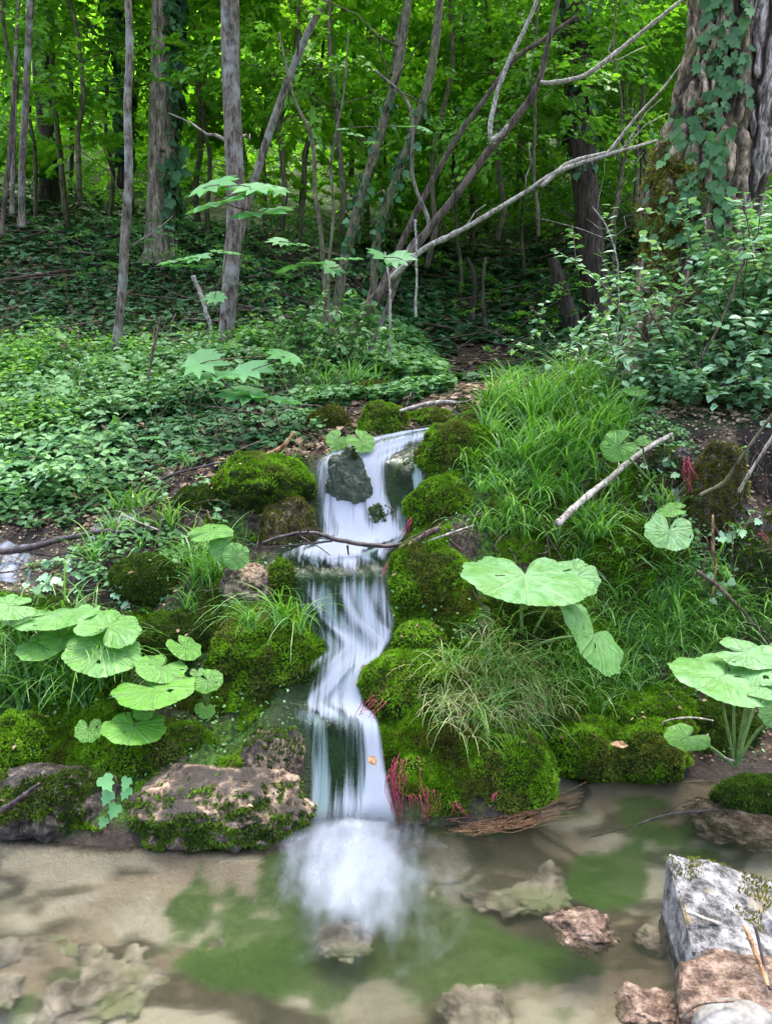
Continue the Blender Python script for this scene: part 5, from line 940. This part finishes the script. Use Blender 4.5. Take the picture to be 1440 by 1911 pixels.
for k, (px, py, L, lab) in enumerate([(60, 880, .3, 'compound-leaved plant at the left edge of the bank'), (110, 900, .28, 'compound-leaved plant just above the left cascade'), (0, 930, .3, 'lowest compound-leaved plant at the left edge'), (40, 820, .26, 'compound-leaved plant behind the edge one'), (130, 840, .26, 'compound-leaved plant over brown moss'), (170, 760, .24, 'yellowish compound-leaved plant on the terrace'), (250, 830, .22, 'compound-leaved plant above the upper trickle'), (290, 770, .22, 'small compound-leaved plant on the ivy')]):
    q = gpt(px, py); pinnate(px, py - 0, q[1] - .03, L, lab, 31 + k, 6)
# hanging maple-like leaf sprays
def palm_spray(pts, Y, size, label, seed=0, mt='leaf_teal', T=T_maple, yaw=.0):
    r = np.random.RandomState(seed); q = at([p[0] for p in pts], [p[1] for p in pts], Y); base = q[0]; root = empty('leafy_twig', base, label, 'twig', 'leafy twigs hanging across the view')
    mb = MB(); mb.add(*tube(catmull(q, 20), .003, 5)); mb.build('stem', M['twig_brown'], root, base)
    for p in pts[1:]:
        s = p[2] if len(p) > 2 else 1; c = at(p[0], p[1], Y); d = np.array([r.randn() * .8, -.6 + r.randn() * .3, -.12]); n = np.array([[r.randn() * .2, -.55 + r.randn() * .12, 1.]])
        v, f = inst(T, np.array([c - nrm(d) * size * s * .4]), frames(d[None], nrm(n)), np.array([size * s])); mk('leaf', v, f, M[mt], root, base, {'rnd': np.full(len(v), r.rand())})
palm_spray([(360, 360), (400, 345), (470, 350, 1.1), (415, 375, 1.3), (490, 395, 1.2), (510, 355, .7)], 4.2, .24, 'spray of large lobed leaves before the straight dark trunk', 1)
palm_spray([(600, 470), (545, 498, 1.), (580, 490, .9), (620, 500, .9), (650, 482, .9), (555, 455, .7), (520, 450, .8)], 4.6, .17, 'low spray of lobed leaves left of the thicket foot', 2)
palm_spray([(780, 500), (745, 482, 1.1), (715, 480, 1.1)], 4.8, .17, 'pair of lobed leaves in the middle of the thicket', 3)
palm_spray([(300, 500), (330, 485, 1.), (370, 480, .9), (345, 495, 1.1), (420, 470, .8), (400, 555, .8)], 5, .2, 'horizontal lobed leaves right of the thick pale trunk', 4)
palm_spray([(560, 700), (500, 740, 1.3), (450, 735, 1.2), (400, 700, 1.1), (380, 675, 1.), (530, 665, .8), (470, 690, 1)], 4.0, .22, 'large soft lobed leaves over the left terrace', 5)
palm_spray([(700, 300), (660, 250, 1.), (690, 265, .8), (640, 240, .7), (760, 235, 1), (790, 240, .8)], 5.6, .13, 'small light leaves high on the thicket stems', 6)

# ------------------------------------------------------------------ big round butterbur leaves
m, t, o = mat('butterbur'); a = nd(t, 'ShaderNodeAttribute', attribute_name='vein'); rn_ = nd(t, 'ShaderNodeAttribute', attribute_name='rnd')
c0 = ramp(t, rn_.outputs['Fac'], [(0, (.12, .34, .02)), (.5, (.15, .36, .08)), (1, (.2, .4, .18))]); c0 = mixc(t, ramp(t, ntex(t, 30, 7, .7), [(.42, (0, 0, 0)), (.6, (.75, .75, .75))]), c0, (.08, .22, .04))
vm = nd(t, 'ShaderNodeMath', operation='MULTIPLY'); t.links.new(a.outputs['Fac'], vm.inputs[0]); vm.inputs[1].default_value = .6; c0 = mixc(t, vm.outputs[0], c0, (.3, .45, .22)); c0 = mixc(t, ramp(t, ntex(t, 48, 4, .6), [(.64, (0, 0, 0)), (.68, (.9, .9, .9))]), c0, (.16, .1, .04)); c0 = mixc(t, ramp(t, ntex(t, 6, 3, .5), [(.42, (0, 0, 0)), (.62, (.6, .6, .6))]), c0, (.1, .26, .03)); p = nd(t, 'ShaderNodeBsdfPrincipled'); t.links.new(c0, p.inputs['Base Color']); p.inputs['Roughness'].default_value = .45; p.inputs['Specular IOR Level'].default_value = .4
bpn = nd(t, 'ShaderNodeBump'); bpn.inputs['Strength'].default_value = .8; bpn.inputs['Distance'].default_value = .008; inv = nd(t, 'ShaderNodeMath', operation='SUBTRACT'); t.links.new(ntex(t, 35, 3, .5), inv.inputs[0]); t.links.new(a.outputs['Fac'], inv.inputs[1]); t.links.new(inv.outputs[0], bpn.inputs['Height']); t.links.new(bpn.outputs[0], p.inputs['Normal'])
tr = nd(t, 'ShaderNodeBsdfTranslucent'); c2 = mixc(t, 1, c0, (1.2, 1.3, .6), 'MULTIPLY'); t.links.new(c2, tr.inputs[0]); mx = nd(t, 'ShaderNodeMixShader'); mx.inputs[0].default_value = .3; t.links.new(p.outputs[0], mx.inputs[1]); t.links.new(tr.outputs[0], mx.inputs[2]); t.links.new(mx.outputs[0], o.inputs[0]); M['bb'] = m
def bigleaf(root, base, cx, cy, wpx, hpx, Y, roll=0, yaw=0, seed=0, tone=.5, stalk=None, notch=1.0, cup=.12, holes=2):
    r = np.random.RandomState(seed); c = at(cx, cy, Y); vdir = nrm(c - np.array([0, 0, CZ])); rr_ = nrm(np.cross(vdir, [0, 0, 1.])); uu = np.cross(rr_, vdir)
    ro = math.radians(roll); ax = rr_ * math.cos(ro) + uu * math.sin(ro); uy = -rr_ * math.sin(ro) + uu * math.cos(ro); asp = math.asin(min(.98, hpx / wpx)); N = -vdir * math.sin(asp) + uy * math.cos(asp); ay = np.cross(N, ax)
    R = wpx / 2 * Y / F; nr_, na_ = 20, 132; th = np.linspace(0, 2 * math.pi, na_, endpoint=False)[None]; q = np.linspace(0.0, 1, nr_)[:, None]
    # notch of the kidney shape at th = 0 (petiole side), lobed and toothed edge
    dth = np.minimum(th, 2 * math.pi - th); ed = 1 - .92 * notch * np.exp(-(dth / .22) ** 2) + .08 * np.exp(-((dth - .7) / .35) ** 2); ed = ed * (1 + .035 * np.sin(th * 9 + seed) + .022 * np.abs(np.sin(th * 17 + seed * 2)) + .012 * np.sin(th * 43) + .05 * noise(np.stack([np.cos(th) * 2, np.sin(th) * 2, 0 * th + seed], -1), 1, seed))
    rad = q * ed; x = rad * np.cos(th); y = rad * np.sin(th); ya = math.radians(yaw)
    nv_ = 9; sec = (th / (2 * math.pi) * nv_) % 1; vein = np.clip(1 - np.abs(sec - .5) * 2 * math.pi / nv_ * q * 22 - .0, 0, 1) * (q > .04) + .5 * np.clip(1 - np.abs(((sec * 2 + q * 1.2) % 1) - .5) * q * 9, 0, 1) * (q > .4)
    z = cup * (-(q ** 2) * .6 + .35 * np.sin(th * 2 + seed) * q ** 2 + .12 * np.sin(th * 9 + seed) * q ** 2) + .05 * noise(np.stack([x * 3, y * 3, 0 * x + seed], -1), 1, seed) * q - vein * .012
    X = (x * math.cos(ya) - y * math.sin(ya)); Yv = (x * math.sin(ya) + y * math.cos(ya))
    V = c + R * (X[..., None] * ax + Yv[..., None] * ay + z[..., None] * N); i = np.arange(nr_ - 1)[:, None] * na_; j = np.arange(na_)[None]; j2 = (j + 1) % na_
    Fq = np.stack([i + j, i + j2, i + na_ + j2, i + na_ + j], -1).reshape(-1, 4)
    for _ in range(holes):
        hi, hj = r.randint(6, 17), r.randint(10, 122); bad = (np.abs(Fq[:, 0] // na_ - hi) < 1 + r.randint(2)) & (np.abs(Fq[:, 0] % na_ - hj) < 1 + r.randint(3)); Fq = Fq[~bad]
    lf = mk('leaf', V.reshape(-1, 3), Fq, M['bb'], root, base, {'vein': vein.ravel(), 'rnd': np.full(V.size // 3, tone)})
    g = np.array(base) if stalk is None else np.array(stalk); mid = (c + g) / 2 + np.array([r.randn() * .01, .02, .0]); mid[2] = (c[2] * .55 + g[2] * .45)
    P = catmull([g, mid, c + N * -.004], 24); Vt, Ft = tube(P, np.linspace(.0062, .0042, 24), 8); mk('stalk', Vt, Ft, M['stalk'], lf, base)
def b_stalk(t): return ramp(t, ntex(t, 30, 3), [(.3, (.1, .2, .05)), (.7, (.25, .34, .12))]), None, None
M['stalk'] = surf('stalk', b_stalk, .5)
def butterbur(bpx, bpy_, bY, label, lv, group='round-leaved waterside plants'):
    b = at(bpx, bpy_, bY); b[2] = min(b[2], height(b[0], b[1]) + .12); b[2] = max(b[2], height(b[0], b[1]) - .01); root = empty('butterbur', b, label, 'plant', group)
    for k, l in enumerate(lv): bigleaf(root, b, *l, seed=int(l[0]) % 97 + k)
#  cx, cy, w, h, Y, roll, yaw, (seed) tone
def L(*a, tone=.5, **k): return a
class LL(tuple): pass
def butter(bx, by, bY, label, lv):
    b = at(bx, by, bY); root = empty('butterbur', b, label, 'plant', 'round-leaved waterside plants')
    for k, (cx, cy, w_, h_, Y, roll, yaw, tone) in enumerate(lv): bigleaf(root, b, cx, cy, w_, h_, Y, roll, yaw, int(cx) % 97 + k, tone, notch=1.0 if w_ < 240 else .8)
butter(975, 1215, 2.95, 'plant with the largest leaf, a broad pale disc on the right bank', [(980, 1072, 235, 88, 2.62, -4, 95, 1.0), (1072, 1078, 95, 70, 2.68, -10, 200, .95)])
butter(985, 1210, 2.93, 'plant whose single leaf hangs edge-down beside the largest leaf', [(1108, 1185, 165, 62, 2.6, -52, 100, .8)])
butter(1372, 1432, 2.62, 'tall-stalked plant with overlapping pale leaves at the right edge', [(1345, 1262, 190, 78, 2.4, -12, 70, .95), (1392, 1218, 110, 50, 2.5, -8, 180, 1.), (1425, 1240, 130, 70, 2.45, 5, 40, .95), (1425, 1275, 120, 50, 2.38, -6, 120, .9), (1282, 1375, 84, 48, 2.5, -5, 60, .45), (1452, 1330, 70, 60, 2.5, 10, 90, .8), (1462, 1215, 70, 40, 2.6, 0, 0, .8)])
butter(1215, 900, 3.5, 'plant with one glossy cupped leaf above the pale fallen branch', [(1153, 832, 62, 58, 3.3, 15, 20, .1), (1200, 822, 24, 20, 3.35, 0, 30, .1)])
butter(1240, 1055, 3.3, 'plant with a grey-green round leaf and dark centre on the right bank', [(1248, 992, 88, 66, 3.08, -12, 95, .95), (1255, 950, 50, 26, 3.2, 10, 0, .3)])
butter(1190, 830, 3.9, 'young plant with one raised leaf under the shrub', [(1185, 728, 44, 16, 3.8, 0, 40, .2)])
butter(645, 850, 3.85, 'plant with two glossy leaves at the head of the falls', [(628, 820, 42, 34, 3.72, -20, 60, .15), (674, 822, 52, 38, 3.7, -20, 150, .2), (625, 845, 30, 16, 3.75, 0, 60, .1), (655, 838, 26, 14, 3.72, 0, 60, .2)])
butter(440, 1115, 3.05, 'plant with three drooping leaves left of the ledge pool', [(393, 992, 84, 28, 2.95, 3, 190, .4), (420, 1020, 62, 58, 2.92, -25, 60, .5), (440, 1038, 50, 60, 2.9, -30, 100, .45)])
butter(25, 1240, 2.85, 'plant with flat wide leaves at the far left', [(15, 1130, 95, 48, 2.7, -8, 10, .75), (110, 1146, 145, 36, 2.75, 6, 160, .75), (55, 1150, 90, 30, 2.78, 0, 60, .7)])
butter(170, 1330, 2.8, 'plant with the round leaf behind the arching grass', [(203, 1168, 118, 66, 2.68, -14, 250, .7), (190, 1215, 140, 86, 2.62, -8, 60, .6), (75, 1205, 90, 46, 2.66, 10, 20, .5), (110, 1190, 70, 40, 2.7, -4, 90, .55)])
butter(280, 1360, 2.68, 'plant with bright notched leaves in front of the left moss', [(288, 1284, 150, 66, 2.5, 4, 120, .05), (300, 1245, 96, 50, 2.6, -10, 60, .35), (345, 1208, 66, 42, 2.7, -28, 150, .15), (250, 1356, 122, 62, 2.44, -6, 80, .12), (165, 1362, 52, 46, 2.46, -4, 90, .25), (268, 1328, 40, 34, 2.5, 10, 80, .2)])
butter(385, 1330, 2.72, 'small plant with two heart leaves beside the left moss dome', [(388, 1270, 58, 42, 2.56, 10, 120, .15), (382, 1325, 40, 30, 2.55, -15, 90, .3), (368, 1254, 28, 16, 2.6, 0, 90, .5)])
# ivy sprig hanging at the pool edge
b = at(215, 1448, 2.3); root = empty('ivy_sprig', b, 'ivy sprig with six green leaves hanging over the tan boulder', 'plant'); mb = MB(); q = at([215, 220, 212, 205, 200], [1448, 1480, 1505, 1520, 1545], 2.27); mb.add(*tube(catmull(q, 16), .002, 5)); mb.build('stem', M['twig_brown'], root, b)
for k, (x, y, s) in enumerate([(192, 1458, .055), (205, 1485, .05), (238, 1460, .042), (240, 1478, .045), (218, 1510, .05), (196, 1535, .036)]):
    v, f = inst(T_ivy, at([x], [y - 8], 2.25), frames(np.array([[rs.randn() * .6, -.4, -1.]]), nrm(np.array([[rs.randn() * .3, -1, .7]]))), np.array([s])); mk('leaf', v, f, M['leaf_teal'], root, b, {'rnd': np.full(len(v), .6)})
# small creeping ivies
for x, y, lab in [(100, 1090, 'small ivy patch above the far left round leaves'), (225, 1110, 'ivy seedlings below the dark olive hummock'), (290, 1108, 'single ivy leaf on the dark olive hummock'), (1230, 895, 'small ivy on the dark wet right bank'), (1340, 1000, 'ivy leaves beside the grey-green round leaf'), (1345, 1110, 'ivy leaves on the roots at the right'), (110, 1060, 'ivy leaves beside the small left cascade')]:
    g = gpt(x, y); P = g + rs.randn(14, 3) * np.array([.06, .02, .03]) + np.array([0, -.04, .02]); v, f, rr = leaves(T_ivy, P, .04, .3, -.5, np.array([0, -.9, 0])); ipm = MB(); ipm.add(v, f, rnd=rr); [ipm.add(*tube(catmull(np.array([g, (g + q_) / 2 + [0, 0, .012], q_]), 6), .0012, 4), rnd=.2) for q_ in P]; v, f, rr = np.vstack(ipm.V), [np.vstack(x_) for x_ in ipm.F.values()], np.concatenate(ipm.A['rnd']); tag(mk('ivy_plant', v, f, M['leaf_shrub'], origin=g, attrs={'rnd': rr}), lab, 'plant', 'small ivy plants on the banks')

# ------------------------------------------------------------------ sticks, roots, fallen leaves
branch([(490, 1012, 5), (530, 1000, 7), (575, 993, 8), (620, 1004, 9), (680, 1016, 9), (735, 1018, 8), (770, 1008, 6)], 3.12, 'twig_wet', 'dark wet twig lying across the stream at the ledge pool', side=5, parts=[[(648, 1018, 5), (650, 1036, 3)], [(500, 1022, 3), (560, 1016, 4), (620, 1010, 4)]])
branch([(745, 1022, 5), (780, 1005, 9), (800, 994, 12), (822, 984, 11)], 3.05, 'twig_brown', 'broken knotty branch end on the moss beside the ledge pool')
branch([(760, 1020, 3), (820, 1002, 4), (870, 985, 3), (885, 980, 2)], 3.04, 'twig_pale', 'thin pale twig leading right from the broken branch')
branch([(1040, 978, 13, 3.1), (1085, 935, 12, 3.2), (1140, 890, 11, 3.35), (1190, 848, 10, 3.45), (1252, 812, 8, 3.6)], 3.4, 'twig_pale', 'pale fallen branch slanting up the right bank', side=1)
branch([(1305, 925, 7, 3.2), (1350, 900, 7, 3.15), (1385, 850, 6, 3.1), (1440, 775, 6, 3.05), (1480, 720, 5, 3.0)], 3.1, 'bark_green', 'curved bare stem rising to the right edge')
branch([(1378, 918, 7, 3.2), (1400, 880, 6, 3.15), (1450, 800, 5, 3.1)], 3.1, 'twig_pale', 'short straight stick before the dark hollow')
branch([(455, 868, 6), (490, 852, 8), (525, 835, 8), (550, 806, 6)], 3.62, 'twig_orange', 'orange broken stick above the upper left moss')
branch([(742, 768, 6), (790, 755, 7), (830, 750, 7), (848, 752, 5)], 4.05, 'twig_pale', 'grey stick lying over stones at the stream head', side=2)
branch([(-20, 1030, 14), (50, 1022, 13), (110, 1008, 11), (180, 995, 10), (300, 985, 6)], 3.35, 'twig_wet', 'long dark wet branch above the small left cascade', side=2)
branch([(220, 940, 4), (280, 905, 5), (340, 880, 5), (430, 860, 4)], 3.68, 'twig_wet', 'thin dark branch along the upper left trickle', side=3)
branch([(-15, 1525, 13), (30, 1495, 12), (75, 1462, 7)], 2.22, 'twig_wet', 'dark stick poking from the left edge above the pool')
branch([(225, 960, 3), (260, 975, 3), (300, 990, 3)], 3.3, 'twig_pale', 'short pale twig by the left grass')
branch([(265, 800, 5), (275, 720, 5), (285, 660, 5), (300, 590, 4)], 4.9, 'twig_brown', 'dead upright stem on the left terrace')
branch([(360, 515, 8), (385, 580, 7), (400, 640, 6)], 7, 'twig_pale', 'pale broken stem leaning behind the straight dark trunk')
branch([(1290, 700, 5), (1345, 600, 5), (1390, 480, 4)], 3.9, 'twig_brown', 'dark slanting stem in the right shrub')
branch([(1300, 1065, 7), (1340, 1095, 8), (1380, 1135, 7), (1420, 1180, 6)], 3.05, 'twig_brown', 'brown root running down the right bank')
branch([(1330, 960, 4), (1330, 1020, 6), (1335, 1060, 5), (1330, 1110, 4)], 3.1, 'twig_orange', 'thin upright root on the right bank')
branch([(1130, 640, 6), (1180, 660, 6), (1250, 655, 5)], 4.5, 'twig_pale', 'weathered stick across the foot of the big tree', side=4)
branch([(1225, 1365, 3), (1245, 1345, 3), (1290, 1340, 4), (1330, 1345, 3)], 2.7, 'twig_pale', 'thin curved pale root on the right moss')
branch([(1320, 1370, 3), (1325, 1395, 4), (1345, 1412, 4), (1370, 1420, 4)], 2.6, 'twig_pale', 'hooked pale root at the foot of the leaf stalks')
branch([(1100, 1590, 3), (1180, 1545, 4), (1250, 1520, 4), (1340, 1510, 3)], 2.35, 'twig_wet', 'dark twig in the shallow water by the flat brown stone', side=5)
branch([(1280, 1700, 8, 1.72), (1310, 1712, 8, 1.72), (1345, 1726, 7, 1.73)], 1.72, 'twig_pale', 'short pale twig on the grey slab')
branch([(1388, 1725, 9, 1.6), (1410, 1780, 10, 1.56), (1432, 1845, 9, 1.5)], 1.55, 'twig_orange', 'tan stick resting on the lower right stones')
branch([(1408, 1725, 7, 1.6), (1425, 1800, 7, 1.55), (1436, 1850, 7, 1.5)], 1.55, 'twig_wet', 'dark stick beside the tan one on the lower right stones')
branch([(1268, 1898, 6), (1310, 1872, 6), (1370, 1868, 5)], 1.42, 'twig_brown', 'crooked twig over the smooth pale stone')
def roots(ps, Y, mt, label, n, spread, name='roots', rad=.0012, r=rs, straight=.004):
    mb = MB(); q0 = None
    for k in range(n):
        dx = r.uniform(-spread, spread); L_ = r.uniform(.6, 1.0); y_ = r.uniform(0, .35) * (ps[-1][1] - ps[0][1]); P = at([p[0] + dx * (1 + r.randn() * .45) + r.randn() * 1.5 for j, p in enumerate(ps)], [ps[0][1] + y_ + (p[1] - ps[0][1]) * L_ * .8 for p in ps], Y + r.uniform(-.02, .02)); P = catmull(P, 12) + r.randn(12, 3) * straight * .3; q0 = P[0] if q0 is None else q0
        mb.add(*tube(P, rad * (.6 + r.rand()) * np.linspace(1.1, .5, 12), 5))
    return tag(mb.build(name, M[mt], origin=q0), label, 'roots', 'hanging waterside roots')
roots([(742, 1405), (738, 1460), (745, 1535)], 2.34, 'root_red', 'thick bunch of red roots beside the lowest fall', 22, 16)
roots([(700, 1295), (680, 1325), (672, 1345)], 2.56, 'root_red', 'small red roots at the lip of the lowest fall', 8, 14)
roots([(782, 1410), (782, 1460), (783, 1530)], 2.33, 'root_red', 'single straight red root under the largest moss dome', 2, 3)
roots([(800, 1460), (800, 1500), (802, 1535)], 2.33, 'root_red', 'tangle of pink roots at the waterline under the moss dome', 10, 14)
roots([(765, 1480), (768, 1500), (770, 1525)], 2.33, 'root_red', 'short red roots between the two bunches', 4, 8)
roots([(850, 1495), (858, 1515), (868, 1530)], 2.34, 'root_red', 'few pink roots toward the right of the moss dome', 5, 18)
roots([(925, 1478), (922, 1490), (918, 1502)], 2.36, 'root_red', 'tiny pair of pink roots at the right of the moss dome', 3, 6)
roots([(1282, 850), (1285, 880), (1290, 915)], 3.28, 'root_red', 'red root tassel on the dark right bank', 12, 8)
roots([(1415, 990), (1420, 1000), (1430, 1015)], 3.1, 'root_red', 'small red root tuft at the right edge', 4, 5)
roots([(765, 960), (758, 985), (750, 1005)], 3.25, 'root_red', 'dull red roots at the right of the upper fall', 6, 6)
roots([(720, 1050), (718, 1065), (715, 1080)], 2.95, 'root_red', 'thin red roots at the right end of the ledge pool', 4, 4)
mb = MB()
for k in range(110):
    x, y = rs.uniform(1180, 1440), rs.uniform(800, 1090); g = gpt(x, y); q = [g]
    for _ in range(6): q.append(q[-1] + np.array([rs.randn() * .008, -.012 + rs.randn() * .008, -.035 * rs.rand() - .008]))
    mb.add(*tube(catmull(np.array(q) + np.array([0, -.03, .02]), 14), .0012 + .0016 * rs.rand(), 4))
tag(mb.build('roots', M['twig_brown']), 'thin brown rootlets hanging over the dark right bank', 'roots', kind='stuff')
mb = MB()
for k in range(60):
    x0, x1 = rs.uniform(830, 960), rs.uniform(930, 1100); t_ = np.linspace(0, 1, 6); X_ = x0 + (x1 - x0) * t_; yy = 1548 - 60 * np.clip((X_ - 830) / 270, 0, 1) ** 1.6 + rs.uniform(-22, 16) + rs.uniform(-14, 14) * t_ + rs.randn(6) * 3
    P = np.array([(lambda d: d * (-(CZ - .004 - .02 * rs.rand()) / d[2]) + np.array([0, 0, CZ]))(ray(a_, b_)) for a_, b_ in zip(X_, yy)]); mb.add(*tube(catmull(P, 14), .0006 + .0007 * rs.rand(), 4))
tag(mb.build('roots', M['root_rust'], origin=at(940, 1530, 2.35)), 'mat of rust-brown root fibres floating at the foot of the moss dome', 'roots', 'hanging waterside roots')
v, f, rr = (lambda a: (a[0], a[1], np.full(len(a[0]), .9)))(inst(T_ovate(.22), at([1172], [1392], 2.56), frames(np.array([[-1., .1, .1]]), np.array([[0, -.6, .8]])), np.array([.065])))
tag(mk('fallen_leaf', v, f, M['twig_orange'], origin=at(1160, 1390, 2.56), attrs={'rnd': rr}), 'single yellow-brown fallen leaf on the pool-edge moss', 'leaf')
v, f, rr = leaves(T_ovate(.4), at([688], [1412], 2.4), .05, .1, -.8, np.array([0, -1, 0])); tag(mk('fallen_leaf', v, f, M['twig_orange'], origin=at(688, 1412, 2.4), attrs={'rnd': rr}), 'curled brown leaf caught at the right side of the lowest fall', 'leaf')
